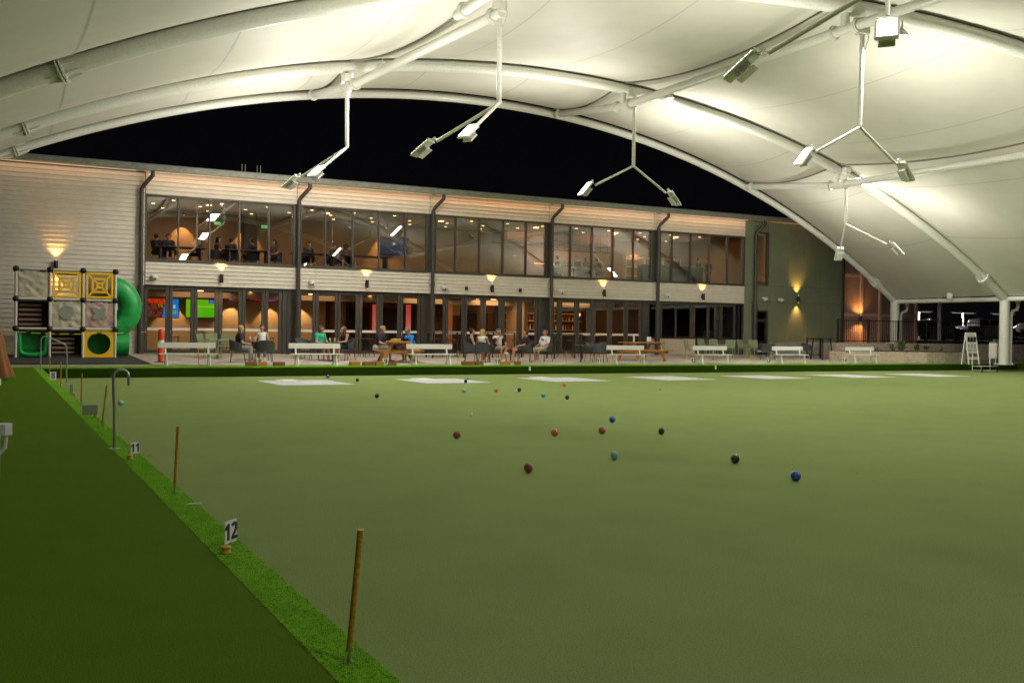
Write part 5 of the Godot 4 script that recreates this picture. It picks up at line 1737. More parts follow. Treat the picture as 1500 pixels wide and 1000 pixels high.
func person(label: String, at: Vector3, turn: float, o: Dictionary) -> Node3D:
	var t := thing("person", label, "person", at, turn, o.get("group", "people sitting on the terrace"))
	var g: float = o.get("grow", 1.1)
	var stand: bool = o.get("stand", false)
	var H: float = 0.84 if stand else o.get("seat", 0.47)
	var lean: float = o.get("lean", 0.0)
	var fat: float = o.get("bulk", 1.0)
	var hips := [Vector3(-0.095, H + 0.09, 0.0), Vector3(0.095, H + 0.09, 0.0)]
	var knees := [Vector3(-0.11, H + 0.08, 0.44), Vector3(0.11, H + 0.08, 0.44)]
	var ankles := [Vector3(-0.11, 0.09, 0.42), Vector3(0.11, 0.09, 0.46)]
	if stand:
		knees = [Vector3(-0.1, 0.5, 0.03), Vector3(0.1, 0.5, 0.02)]
		ankles = [Vector3(-0.11, 0.09, 0.0), Vector3(0.11, 0.09, -0.03)]
	if o.has("knees"): knees = o.knees
	if o.has("ankles"): ankles = o.ankles
	var chest := Vector3(0, H + 0.47, lean)
	var belly := Vector3(0, H + 0.28, lean * 0.5 + 0.02)
	var neck := Vector3(0, H + 0.63, lean * 1.15 + 0.01)
	var head := Vector3(0, H + 0.76, lean * 1.3 + 0.04)
	var sh := [Vector3(-0.175, H + 0.53, lean), Vector3(0.175, H + 0.53, lean)]
	var el: Array = o.get("elbows", [Vector3(-0.26, H + 0.27, lean + 0.1), Vector3(0.26, H + 0.27, lean + 0.1)])
	var wr: Array = o.get("wrists", [Vector3(-0.14, H + 0.22, lean + 0.33), Vector3(0.14, H + 0.22, lean + 0.33)])
	if stand and not o.has("elbows"):
		el = [Vector3(-0.25, 1.12, -0.02), Vector3(0.25, 1.12, -0.02)]
		wr = [Vector3(-0.2, 0.95, 0.18), Vector3(0.2, 0.95, 0.18)]
	var torso := [[hips[0], hips[1], 0.105 * fat, 0.105 * fat], [Vector3(0, H + 0.12, 0), belly, 0.12 * fat, 0.125 * fat], [belly, chest, 0.125 * fat, 0.13 * fat], [sh[0], sh[1], 0.072, 0.072]]
	var bones := torso.duplicate()
	bones.append([chest, neck, 0.07, 0.052])
	bones.append([neck, head, 0.052, 0.05])
	for i in 2:
		bones.append([sh[i], el[i], 0.052 * fat, 0.042])
		bones.append([el[i], wr[i], 0.041, 0.028])
		bones.append([hips[i], knees[i], 0.085 * fat, 0.058])
		bones.append([knees[i], ankles[i], 0.056, 0.036])
		var toe: Vector3 = ankles[i] + o.get("toe", Vector3(0, -0.05, 0.15))
		bones.append([ankles[i], toe, 0.038, 0.03])
	var body := MB.new()
	blob(body, bones, 0.026, 0.035)
	var hb := Basis(Vector3.UP, o.get("look", 0.0)) * Basis(Vector3.RIGHT, o.get("nod", 0.0))
	body.xf = Transform3D(hb, head)
	blob(body, [[Vector3(0, 0.03, -0.012), Vector3(0, 0.02, 0.01), 0.088, 0.085], [Vector3(0, -0.02, 0.02), Vector3(0, -0.075, 0.04), 0.066, 0.042], [Vector3(0, 0.0, 0.088), Vector3(0, -0.03, 0.105), 0.011, 0.016], [Vector3(-0.086, 0.01, 0.0), Vector3(-0.088, -0.025, 0.005), 0.016, 0.012], [Vector3(0.086, 0.01, 0.0), Vector3(0.088, -0.025, 0.005), 0.016, 0.012], [Vector3(-0.04, 0.03, 0.075), Vector3(0.04, 0.03, 0.075), 0.014, 0.014]], 0.013, 0.02)
	body.xf = Transform3D()
	for i in 2:
		var d: Vector3 = (wr[i] - el[i]).normalized()
		hand(body, wr[i], d, (Vector3.DOWN - d * Vector3.DOWN.dot(d)).normalized() if absf(d.y) < 0.95 else Vector3.BACK, -1.0 if i == 0 else 1.0)
	var bm := part(t, "body", body, M[o.get("skin", "skin")])
	# clothes
	var shirt := torso.map(func(b): return [b[0], b[1], b[2] + 0.016, b[3] + 0.016])
	var sl: float = o.get("sleeve", 0.6)
	for i in 2:
		if sl > 0.0:
			shirt.append([sh[i], (sh[i] as Vector3).lerp(el[i], minf(sl, 1.0)), 0.066 * fat, 0.06 * fat])
			if sl > 1.0:
				shirt.append([el[i], (el[i] as Vector3).lerp(wr[i], sl - 1.0), 0.056, 0.042])
	if sl <= 0.0:
		shirt[3] = [sh[0] * Vector3(0.62, 1, 1), sh[1] * Vector3(0.62, 1, 1), 0.086, 0.086]
	var sm := MB.new()
	blob(sm, shirt, 0.026, 0.04)
	var top := part(t, "top", sm, cloth_mat(o.shirt))
	if o.has("vest"):
		var vm := MB.new()
		blob(vm, [[sh[0] * Vector3(1, 1, 1) + Vector3(0.02, -0.02, -0.01), hips[0] + Vector3(-0.03, 0.05, 0), 0.1, 0.11], [sh[1] + Vector3(-0.02, -0.02, -0.01), hips[1] + Vector3(0.03, 0.05, 0), 0.1, 0.11], [sh[0], (sh[0] as Vector3).lerp(el[0], 0.7), 0.074, 0.068], [sh[1], (sh[1] as Vector3).lerp(el[1], 0.7), 0.074, 0.068]], 0.026, 0.02)
		part(t, "jacket", vm, cloth_mat(o.vest))
	if o.has("print"):
		var pm := MB.new()
		for k in 26:
			var a := rng.randf() * TAU
			var hgt := rng.randf_range(0.16, 0.54)
			var cc := Vector3(0, H + hgt, lean * hgt * 2.0)
			pm.ball(cc + Vector3(sin(a) * 0.148 * fat, 0, cos(a) * 0.146 * fat), Vector3(0.028, 0.03, 0.028), 5, 6)
		part(top, "print", pm, cloth_mat(o.print))
	var trous := [[hips[0], hips[1], 0.12 * fat, 0.12 * fat]]
	var leg: float = o.get("leg", 0.8)
	for i in 2:
		trous.append([hips[i], (hips[i] as Vector3).lerp(knees[i], minf(leg, 1.0)), 0.1 * fat, lerpf(0.1, 0.078, leg)])
		if leg > 1.0:
			trous.append([knees[i], (knees[i] as Vector3).lerp(ankles[i], leg - 1.0), 0.074, 0.06])
	var tm := MB.new()
	blob(tm, trous, 0.026, 0.03)
	part(t, "trousers", tm, cloth_mat(o.pants))
	for i in 2:
		var toe: Vector3 = ankles[i] + o.get("toe", Vector3(0, -0.05, 0.15))
		var s := MB.new()
		blob(s, [[ankles[i] + Vector3(0, -0.03, -0.02), toe, 0.046, 0.042]], 0.022, 0.02)
		part(t, "shoe", s, cloth_mat(o.get("shoes", lin(0.5, 0.5, 0.48))))
	# hair
	if o.has("hair"):
		var hm := MB.new()
		hm.xf = Transform3D(hb, head)
		var hb2 := [[Vector3(0, 0.05, -0.035), Vector3(0, 0.075, 0.02), 0.09, 0.066], [Vector3(-0.05, 0.03, -0.03), Vector3(0.05, 0.03, -0.03), 0.062, 0.062], [Vector3(0, -0.02, -0.05), Vector3(0, 0.04, -0.05), 0.065, 0.07]]
		var style: String = o.get("style", "short")
		if style == "long":
			hb2.append([Vector3(0, 0.0, -0.05), Vector3(0, -0.22, -0.09), 0.085, 0.05])
			hb2.append([Vector3(-0.07, 0.0, -0.02), Vector3(-0.08, -0.2, -0.02), 0.045, 0.03])
			hb2.append([Vector3(0.07, 0.0, -0.02), Vector3(0.08, -0.2, -0.02), 0.045, 0.03])
		elif style == "bun":
			hb2.append([Vector3(0, 0.1, -0.08), Vector3(0, 0.13, -0.09), 0.04, 0.04])
		elif style == "bob":
			hb2.append([Vector3(-0.06, 0.0, -0.03), Vector3(-0.06, -0.1, -0.04), 0.055, 0.05])
			hb2.append([Vector3(0.06, 0.0, -0.03), Vector3(0.06, -0.1, -0.04), 0.055, 0.05])
		blob(hm, hb2, 0.017, 0.03)
		part(t, "hair", hm, cloth_mat(o.hair))
	if not o.get("plain", false):
		for s in [-1.0, 1.0]:
			var e := MB.new()
			e.xf = Transform3D(hb, head)
			e.ball(Vector3(s * 0.033, 0.008, 0.083), Vector3(0.012, 0.008, 0.008), 5, 8)
			part(t, "eye", e, M["ink"])
		var mo := MB.new()
		mo.xf = Transform3D(hb, head)
		mo.ball(Vector3(0, -0.062, 0.082), Vector3(0.024, 0.006, 0.008), 5, 8)
		part(t, "mouth", mo, cloth_mat(lin(0.25, 0.06, 0.05)))
	for c in t.get_children():
		(c as Node3D).scale = Vector3.ONE * g
	return t


func make_people() -> void:
	var navy := lin(0.012, 0.014, 0.028)
	var black := lin(0.012, 0.012, 0.013)
	var denim := lin(0.12, 0.16, 0.22)
	var blond := lin(0.42, 0.29, 0.11)
	var brown := lin(0.06, 0.03, 0.015)
	var s := 0.5 / 1.1
	var chin := {"elbows": [Vector3(-0.24, s + 0.3, 0.22), Vector3(0.24, s + 0.3, 0.2)], "wrists": [Vector3(-0.06, s + 0.6, 0.2), Vector3(0.1, s + 0.27, 0.4)]}
	var rows := [
		["blonde person in a black top and grey jeans, seated at left table", Vector3(8.640, 0.410, -39.920), 1.35, {"shirt": black, "pants": lin(0.3, 0.32, 0.33), "leg": 1.85, "hair": blond, "style": "bob", "look": 0.5, "lean": 0.05, "shoes": lin(0.4, 0.22, 0.16)}],
		["person in a white sleeveless top and blue jeans facing the green", Vector3(10.010, 0.451, -41.715), -0.25, {"shirt": lin(0.7, 0.68, 0.62), "sleeve": 0.0, "pants": denim, "leg": 1.8, "hair": brown, "look": -0.5, "shoes": lin(0.65, 0.65, 0.62)}],
		["person in a bright green top at the second table", Vector3(12.300, 0.441, -41.283), 0.45, {"shirt": lin(0.03, 0.38, 0.22), "pants": lin(0.25, 0.2, 0.16), "leg": 0.7, "hair": brown, "style": "bob", "look": 0.4, "lean": 0.08}],
		["long haired person in a black sleeveless top at the second table", Vector3(13.519, 0.440, -41.247), -1.25, {"shirt": black, "sleeve": 0.0, "pants": navy, "hair": lin(0.12, 0.06, 0.025), "style": "long", "look": -0.2, "lean": 0.1}.merged(chin)],
		["large person in a navy polo shirt and grey shorts on picnic seat", Vector3(14.472, 0.411, -39.957), 0.75, {"shirt": navy, "pants": lin(0.35, 0.36, 0.38), "leg": 0.95, "bulk": 1.22, "grow": 1.14, "hair": lin(0.32, 0.2, 0.15), "skin": "skin", "look": 0.35, "lean": 0.12, "nod": 0.15, "shoes": black}],
		["person in a bright blue patterned shirt leaning on picnic table", Vector3(16.123, 0.412, -39.991), -1.35, {"shirt": lin(0.01, 0.19, 0.62), "print": lin(0.25, 0.5, 0.75), "pants": lin(0.35, 0.42, 0.38), "hair": lin(0.2, 0.16, 0.11), "lean": 0.22, "bulk": 1.1, "skin": "skin_tan", "nod": 0.25}],
		["dark haired person in a black tank top, leftmost of the group of five", Vector3(18.793, 0.409, -39.879), 1.2, {"shirt": black, "sleeve": 0.0, "pants": black, "leg": 1.0, "hair": lin(0.02, 0.012, 0.01), "style": "bun", "bulk": 1.05}],
		["blonde person in a white top seen from behind, group of five", Vector3(19.165, 0.402, -39.543), 2.3, {"shirt": lin(0.66, 0.63, 0.55), "sleeve": 0.0, "pants": lin(0.2, 0.18, 0.16), "leg": 0.6, "hair": blond, "style": "long"}],
		["person in a dark jacket over white shirt and shorts, legs crossed", Vector3(20.189, 0.413, -40.039), 0.2, {"shirt": lin(0.6, 0.58, 0.52), "vest": black, "pants": lin(0.26, 0.24, 0.2), "leg": 0.85, "hair": lin(0.14, 0.12, 0.1), "skin": "skin_tan", "knees": [Vector3(-0.16, 0.56, 0.42), Vector3(0.16, 0.62, 0.4)], "ankles": [Vector3(-0.14, 0.09, 0.44), Vector3(-0.08, 0.42, 0.58)], "shoes": lin(0.68, 0.68, 0.64)}.merged(chin)],
		["person with tied up hair in a black shirt, leaning back in chair", Vector3(21.116, 0.395, -39.240), -1.95, {"shirt": black, "pants": lin(0.05, 0.05, 0.05), "leg": 0.6, "hair": lin(0.03, 0.02, 0.015), "style": "bun", "bulk": 1.15, "lean": -0.06, "shoes": lin(0.35, 0.2, 0.15)}],
		["person in a white patterned shirt and light trousers, rightmost seated", Vector3(22.466, 0.408, -39.837), -1.3, {"shirt": lin(0.66, 0.66, 0.66), "print": lin(0.05, 0.05, 0.06), "pants": lin(0.42, 0.38, 0.26), "leg": 1.2, "hair": lin(0.25, 0.12, 0.06), "skin": "skin_tan", "lean": -0.05, "bulk": 1.1}],
	]
	for r in rows:
		var o: Dictionary = r[3]
		o["seat"] = s
		person(r[0], r[1], r[2], o)
	# a person in a long rust coloured dress walks in at the left edge of the picture
	var d := person("person in a long rust orange dress at the left picture edge", Vector3(-0.154, 0.360, -29.207), 0.9, {"stand": true, "grow": 1.0, "shirt": lin(0.20, 0.07, 0.009), "sleeve": 0.5, "pants": lin(0.20, 0.07, 0.009), "hair": brown, "style": "long", "group": ""})
	var dress := MB.new().grid(72, 10, func(u, w):
		var r: float = lerpf(lerpf(0.2, 0.46, minf(w * 4.0, 1.0)), 0.68, w * w)
		r *= 1.0 + 0.07 * w * cos(u * TAU * 11.0) + 0.04 * sin(u * TAU * 3.0 + w * 4.0)
		return Vector3(cos(u * TAU) * r, 1.42 - 1.34 * w, sin(u * TAU) * r))
	part(d, "long_dress", dress, cloth_mat(lin(0.20, 0.07, 0.009)))
	# guests upstairs, near the glass
	var a := person("dark clothed person seated at the far left upper pane", Vector3(6.814, 5.186, -49.200) * Vector3(1, 0, 1) + Vector3(0, 4.65, 0), 2.4, {"shirt": lin(0.03, 0.03, 0.03), "pants": black, "hair": brown, "plain": true, "group": "guests seated in the upper room"})
	var b := person("person in a brown top seated in the second upper pane", Vector3(8.795, 5.280, -49.200) * Vector3(1, 0, 1) + Vector3(0, 4.65, 0), -2.0, {"shirt": lin(0.12, 0.06, 0.04), "pants": black, "hair": lin(0.03, 0.02, 0.02), "style": "long", "plain": true, "group": "guests seated in the upper room"})
	var more := [[7.33, "beside the far left upper mullion"], [9.62, "in the third upper pane, left side"], [10.27, "in the third upper pane, right side"], [11.25, "in the fourth upper pane"], [12.39, "in the fifth upper pane"], [14.11, "at the left of the second upper window"], [15.30, "under the white reflection in second upper window"], [16.02, "left of the third mullion in second upper window"], [28.58, "in front of the cream coat, fourth upper window"], [29.67, "right of the first mullion in the fourth upper window"], [30.41, "near the second mullion in the fourth upper window"], [31.24, "left of the timber bar upstairs"]]
	for i in more.size():
		var src: Node3D = b if i % 3 == 1 else a
		again(src, "person seated " + more[i][1], Vector3(b.position.x + 0.0, 4.65, -49.0 - 0.15 * (i % 3)), 0.0 + i * 1.3)
		var last := get_child(get_child_count() - 1) as Node3D
		last.position.x = more[i][0]
		place("wicker_chair", "dining_chair", "dark chair under the person seated " + more[i][1], "chair", last.position - Vector3(0, 0.02, 0), last.rotation.y, "dark chairs in the upper room", 1.1)
	var c := person("standing person in black at the left of the last upper window", Vector3(37.53, 4.65, -50.2), -0.8, {"stand": true, "shirt": black, "sleeve": 1.8, "pants": black, "leg": 1.9, "hair": black, "plain": true, "group": "people standing in the upper room"})
	again(c, "standing person beside the green light, last upper window", Vector3(39.10, 4.65, -49.9), 0.9)
	again(c, "standing person left of the last mullion, last upper window", Vector3(40.27, 4.65, -50.4), -1.5)


# ---------------------------------------------------------------- terrace furniture

func make_patio_furniture() -> void:
	var bx := [[6.39, "nearest to the orange bollard"], [11.2, "in front of the green topped person"], [16.05, "right of the left picnic table"], [25.76, "in front of the right picnic table"], [30.64, "in front of the pale green chairs"], [35.55, "in front of the green panelled wall"], [40.56, "in front of the beige planter"]]
	for b in bx:
		place("bowls_bench", "bowls_bench", "white painted plank bench " + b[1], "bench", Vector3(b[0], LEDGE + 0.01, -38.05), 0.0, "white benches along the green")
	var G := "dark woven chairs on the terrace"
	for q in [[Vector3(8.640, 0.410, -39.920), 1.35, "under the blonde person in black"], [Vector3(9.636, 0.403, -39.588), 3.0, "with its back to the green, left table"], [Vector3(10.010, 0.451, -41.715), -0.25, "under the person in white, left table"], [Vector3(11.960, 0.468, -42.478), 0.3, "empty behind the second white bench"], [Vector3(12.300, 0.441, -41.283), 0.45, "under the person in the green top"], [Vector3(13.519, 0.440, -41.247), -1.25, "under the long haired person in black"], [Vector3(18.793, 0.409, -39.879), 1.2, "under the person in the black tank top"], [Vector3(19.165, 0.402, -39.543), 2.3, "under the blonde person seen from behind"], [Vector3(20.189, 0.413, -40.039), 0.2, "under the person with crossed legs"], [Vector3(21.116, 0.395, -39.240), -1.95, "under the person with tied up hair"], [Vector3(22.466, 0.408, -39.837), -1.3, "under the person in the white patterned shirt"], [Vector3(25.155, 0.411, -39.957), 0.5, "left of two beside the round table"], [Vector3(25.207, 0.398, -39.385), -0.9, "right of two beside the round table"], [Vector3(36.577, 0.427, -40.685), 3.0, "dark one beside the pale green chairs"], [Vector3(40.964, 0.464, -42.322), 1.2, "left of the high table by green wall"], [Vector3(42.766, 0.456, -41.929), -1.2, "right of the high table by green wall"]]:
		place("wicker_chair", "woven_chair", "dark woven tub chair " + q[2], "chair", q[0], q[1], G, 1.1)
	for q in [[Vector3(8.153, 0.494, -43.631), 0.9, "leftmost at the green table"], [Vector3(8.626, 0.520, -44.766), 0.1, "behind the green table"], [Vector3(8.978, 0.500, -43.907), -0.4, "right of the green table"], [Vector3(32.419, 0.452, -41.781), 1.3, "at the left end of the right group"], [Vector3(34.655, 0.490, -43.468), 0.2, "second in the right group"], [Vector3(35.405, 0.490, -43.464), -0.1, "third in the right group"], [Vector3(35.384, 0.466, -42.406), -0.9, "fourth in the right group"], [Vector3(37.111, 0.482, -43.091), 0.3, "palest, right of the fifth bench"], [Vector3(37.575, 0.474, -42.728), -0.2, "next to the dark chair"]]:
		place("green_chair", "slatted_chair", "sage green slatted metal chair " + q[2], "chair", q[0], q[1], "sage green chairs on the terrace", 1.1)
	place("green_table", "green_table", "small square sage green table behind the first bench", "table", Vector3(8.365, 0.469, -42.542), 0.1, "sage green tables", 1.1)
	place("green_table", "green_table", "square sage green table among the right group of chairs", "table", Vector3(33.263, 0.437, -41.105), 0.1, "sage green tables", 1.1)
	place("green_table", "green_table", "sage green table left of the side door", "table", Vector3(38.015, 0.457, -42.014), 0.0, "sage green tables", 1.1)
	var T := "round dark cafe tables"
	place("cafe_table", "cafe_table", "round dark cafe table between the two people at left", "table", Vector3(9.442, 0.434, -40.963), 0.0, T, 1.1)
	place("cafe_table", "cafe_table", "round dark cafe table between green and black tops", "table", Vector3(12.632, 0.420, -40.339), 0.0, T, 1.1)
	place("cafe_table", "cafe_table", "round dark cafe table with empty chairs beside it", "table", Vector3(24.125, 0.397, -39.320), 0.0, T, 1.1)
	place("cafe_table", "cafe_table", "round dark cafe table in the group of five", "table", Vector3(20.665, 0.405, -39.692), 0.0, T, 0.8)
	place("picnic_table", "picnic_table", "orange timber picnic table with two people at it", "table", Vector3(15.308, 0.408, -39.818), 1.3, "timber picnic tables", 1.15)
	place("picnic_table", "picnic_table", "orange timber picnic table, empty, behind the fourth bench", "table", Vector3(28.210, 0.419, -40.318), 0.12, "timber picnic tables", 1.2)
	place("bar_table", "bar_table", "long dark bar table behind the third bench", "table", Vector3(19.163, 0.492, -43.563), 0.05, "long dark bar tables", 1.15)
	place("bar_table", "bar_table", "long dark bar table behind the person in dark jacket", "table", Vector3(22.454, 0.499, -43.865), 0.05, "long dark bar tables", 1.15)
	place("bar_table", "bar_table", "long dark bar table in front of the bar windows", "table", Vector3(25.160, 0.470, -42.558), 0.05, "long dark bar tables", 1.15)
	place("high_table", "high_table", "square black high table by the green wall", "table", Vector3(40.992, 0.440, -41.251), 0.1, "", 1.15)
	var SG := "dark bar stools on the terrace"
	for q in [[Vector3(19.075, 0.514, -44.508), "left of the bar table behind the third bench"], [Vector3(19.929, 0.510, -44.318), "right of the bar table behind the third bench"], [Vector3(22.112, 0.522, -44.848), "behind the blonde person seen from behind"], [Vector3(23.701, 0.522, -44.858), "behind the table of five"], [Vector3(25.640, 0.504, -44.055), "left under the bar table at bar windows"], [Vector3(26.491, 0.504, -44.054), "right under the bar table at bar windows"], [Vector3(15.502, 0.507, -44.190), "left behind the navy shirted person"], [Vector3(15.076, 0.514, -44.497), "behind the long haired person in black"]]:
		place("bar_stool", "bar_stool", "dark bar stool " + q[1], "stool", q[0], 0.2, SG, 1.15)
	# things on tables
	var on := [[Vector3(9.442, 0.434, -40.963), 0.825, Vector3(-0.1, 0, 0.05), "left table"], [Vector3(9.442, 0.434, -40.963), 0.825, Vector3(0.08, 0, 0.1), "left table"], [Vector3(12.632, 0.420, -40.339), 0.825, Vector3(-0.12, 0, 0.0), "second table"], [Vector3(12.632, 0.420, -40.339), 0.825, Vector3(0.05, 0, 0.08), "second table"]]
	mat("tumbler", Color(1, 1, 1, 0.25), 0.05).transparency = BaseMaterial3D.TRANSPARENCY_ALPHA
	for i in on.size():
		var q: Array = on[i]
		var t := thing("drinking_glass", "clear drinking glass on the %s, %s one" % [q[3], "left" if i % 2 == 0 else "right"], "glass", q[0] + q[2] + Vector3(0, q[1], 0), 0.0, "glasses on the terrace tables")
		part(t, "tumbler", MB.new().lathe([Vector2(0.0, 0.0), Vector2(0.032, 0.0), Vector2(0.042, 0.17), Vector2(0.039, 0.17), Vector2(0.03, 0.01), Vector2(0, 0.01)], 12), M["tumbler"])
		part(t, "drink", MB.new().lathe([Vector2(0, 0.012), Vector2(0.03, 0.012), Vector2(0.036, 0.1), Vector2(0, 0.1)], 12), M["cap_yellow"])
	var tray := thing("food_tray", "tray of food on the left picnic table", "tray", Vector3(15.187, 0.408, -39.824) + Vector3(0, 0.905, 0.1), 0.3)
	part(tray, "board", MB.new().box(Vector3(0, 0.015, 0), Vector3(0.5, 0.03, 0.32), 0.008), M["crate_orange"])
	for k in 6:
		part(tray, "bun", MB.new().ball(Vector3(-0.18 + 0.07 * k, 0.06 + 0.015 * (k % 2), 0.05 * ((k % 3) - 1)), Vector3(0.05, 0.035, 0.05), 6, 8), M["cap_yellow"])
	var bk := thing("food_basket", "dark basket on the left picnic table", "basket", Vector3(15.612, 0.408, -39.805) + Vector3(0, 0.905, 0.0))
	part(bk, "bowl", MB.new().lathe([Vector2(0.0, 0.0), Vector2(0.14, 0.0), Vector2(0.2, 0.1), Vector2(0.18, 0.1), Vector2(0.0, 0.03)], 14), M["ink"])
	for i in 2:
		var m := thing("menu_holder", "white menu holder on the right picnic table, %s one" % ["taller", "wider"][i], "menu", Vector3(27.817, 0.419, -40.331) + Vector3(0.0 + 0.9 * i, 0.945, -0.1), 0.2)
		part(m, "card", MB.new().box(Vector3(0, 0.14, 0), Vector3(0.09 if i == 0 else 0.3, 0.34 if i == 0 else 0.22, 0.02)), M["paper"])
		part(m, "foot", MB.new().box(Vector3(0, 0.01, 0), Vector3(0.2, 0.02, 0.08)), M["timber_dark"])


# ---------------------------------------------------------------- on and round the green

func make_green_things() -> void:
	# wooden boxes along the far bank
	var names := ["first", "second", "third", "fourth", "fifth", "sixth", "seventh", "eighth", "ninth", "tenth", "eleventh"]
	var rows := [0, 1, 0, 1, 0, 1, 0, 0, 0, 1, 0]
	var X := [[8.40, 8.82], [8.85, 9.19], [9.44, 9.85], [12.44, 12.84], [12.98, 13.43], [13.46, 13.82], [13.98, 14.34], [17.29, 17.80], [17.83, 18.19], [19.05, 19.47], [19.75, 19.96]]
	for i in rows.size():
		var x0: float = X[i][0]
		var x1: float = X[i][1]
		var t := thing("bowls_box", "%s low wooden box on the far bank, %s one from the left" % ["orange" if rows[i] else "brown", names[i]], "box", Vector3((x0 + x1) * 0.5, LEDGE + 0.004, -37.5 - 0.03 * (i % 2)), 0.02 * (i % 3 - 1), "wooden boxes on the far bank")
		var m: Material = M["crate_orange"] if rows[i] else M["crate_brown"]
		var w := x1 - x0 - 0.02
		part(t, "front_board", MB.new().box(Vector3(0, 0.08, 0.14), Vector3(w, 0.16, 0.02), 0.004), m)
		part(t, "back_board", MB.new().box(Vector3(0, 0.08, -0.14), Vector3(w, 0.16, 0.02), 0.004), m)
		for e in [-1, 1]:
			part(t, "end_board", MB.new().box(Vector3(e * (w * 0.5 - 0.011), 0.08, 0), Vector3(0.02, 0.155, 0.258), 0.003), m)
		part(t, "base", MB.new().box(Vector3(0, 0.012, 0), Vector3(w - 0.045, 0.02, 0.255)), m)
	# far number plates
	for q in [[Vector3(8.902, 0.360, -35.762), "8", "between the brown boxes in front of the left table"], [Vector3(13.884, 0.360, -35.784), "9", "in front of the left picnic table"], [Vector3(18.846, 0.360, -35.893), "10", "in front of the person with tied up hair"], [Vector3(23.896, 0.360, -36.080), "11", "at the left leg of the fourth bench"], [Vector3(29.101, 0.360, -36.346), "12", "under the fifth white bench"], [Vector3(33.646, 0.360, -35.871), "13", "under the sixth white bench"], [Vector3(38.740, 0.360, -35.805), "14", "under the last white bench"]]:
		number_plate("number plate reading %s %s" % [q[1], q[2]], Vector3(q[0].x, LEDGE, -37.4), 0.0, q[1], 0.25)
	# near number plates on the left strip
	number_plate("white number plate reading 12 on the near strip", Vector3(1.375, 0.360, -6.515), 0.85, "12", 0.145, true)
	number_plate("white number plate reading 11 beyond the hooked pole's foot", Vector3(1.395, 0.360, -11.500), 0.68, "11", 0.125, true)
	number_plate("blank grey plate seen from behind on the left strip", Vector3(1.369, 0.360, -16.780), 3.3, "", 0.15, true)
	number_plate("thin number plate seen edge on along the strip", Vector3(1.467, 0.360, -22.308), 1.95, "9", 0.17, true)
	number_plate("number plate reading 8 at the far end of the strip", Vector3(1.399, 0.360, -27.819), 0.35, "8", 0.2)
	# yellow pegs
	var pegs := [[Vector3(1.373, 0.360, -4.114), "nearest, at the bottom of the photo", 0.03, 0.055], [Vector3(1.412, 0.360, -8.964), "second from the front", 0.02, 0.03], [Vector3(1.42, 0.36, -15.4), "behind the hooked pole", 0.05, 0.08], [Vector3(1.435, 0.360, -19.408), "left of the blank plate", 0.01, 0.03], [Vector3(1.433, 0.360, -25.327), "in front of the handrail", 0.0, 0.01], [Vector3(1.461, 0.360, -30.813), "beside the far handrail foot", 0.0, 0.01]]
	for q in pegs:
		peg("yellow wooden peg in the left strip, " + q[1], q[0], q[2], q[3])
	var far := ["first bench", "second bench", "third bench", "high bar table", "right picnic table", "pale green chairs", "high black table", "planter"]
	for i in far.size():
		peg("yellow wooden peg on the far bank in front of the " + far[i], Vector3([6.69, 11.85, 17.04, 22.22, 27.39, 32.56, 37.78, 43.14][i], LEDGE, -37.45), 0.0, 0.0)
	# rink mats
	var mn := ["leftmost", "second from left", "third from left", "middle", "third from right", "second from right", "rightmost"]
	for i in 7:
		var m := single("rink_mat", "large pale grey rectangular mat on the green, %s" % mn[i], "mat", MB.new().box(Vector3(0, 0.006, 0), Vector3(2.42, 0.01, 2.9), 0.004), M["mat_white"], Vector3(9.22 + i * 4.955, 0.001, -32.5 + 0.03 * (i % 3)), 0.02, "pale mats along the far end")
		if i < 3:
			single("delivery_mat", "small white mat at the far edge of the %s grey mat" % ["leftmost", "second", "third"][i], "mat", MB.new().box(Vector3(0, 0.01, 0), Vector3(0.62, 0.016, 0.9), 0.004), M["paper"], Vector3(9.0 + i * 4.955, 0.012, -33.7), 0.05, "small white mats")
	# bowls
	var col := {"maroon": lin(0.30, 0.07, 0.045), "orange": lin(0.85, 0.17, 0.03), "red": lin(0.50, 0.10, 0.06), "blue": lin(0.01, 0.10, 0.60), "black": lin(0.02, 0.02, 0.021), "teal": lin(0.26, 0.60, 0.62), "cyan": lin(0.06, 0.52, 0.75)}
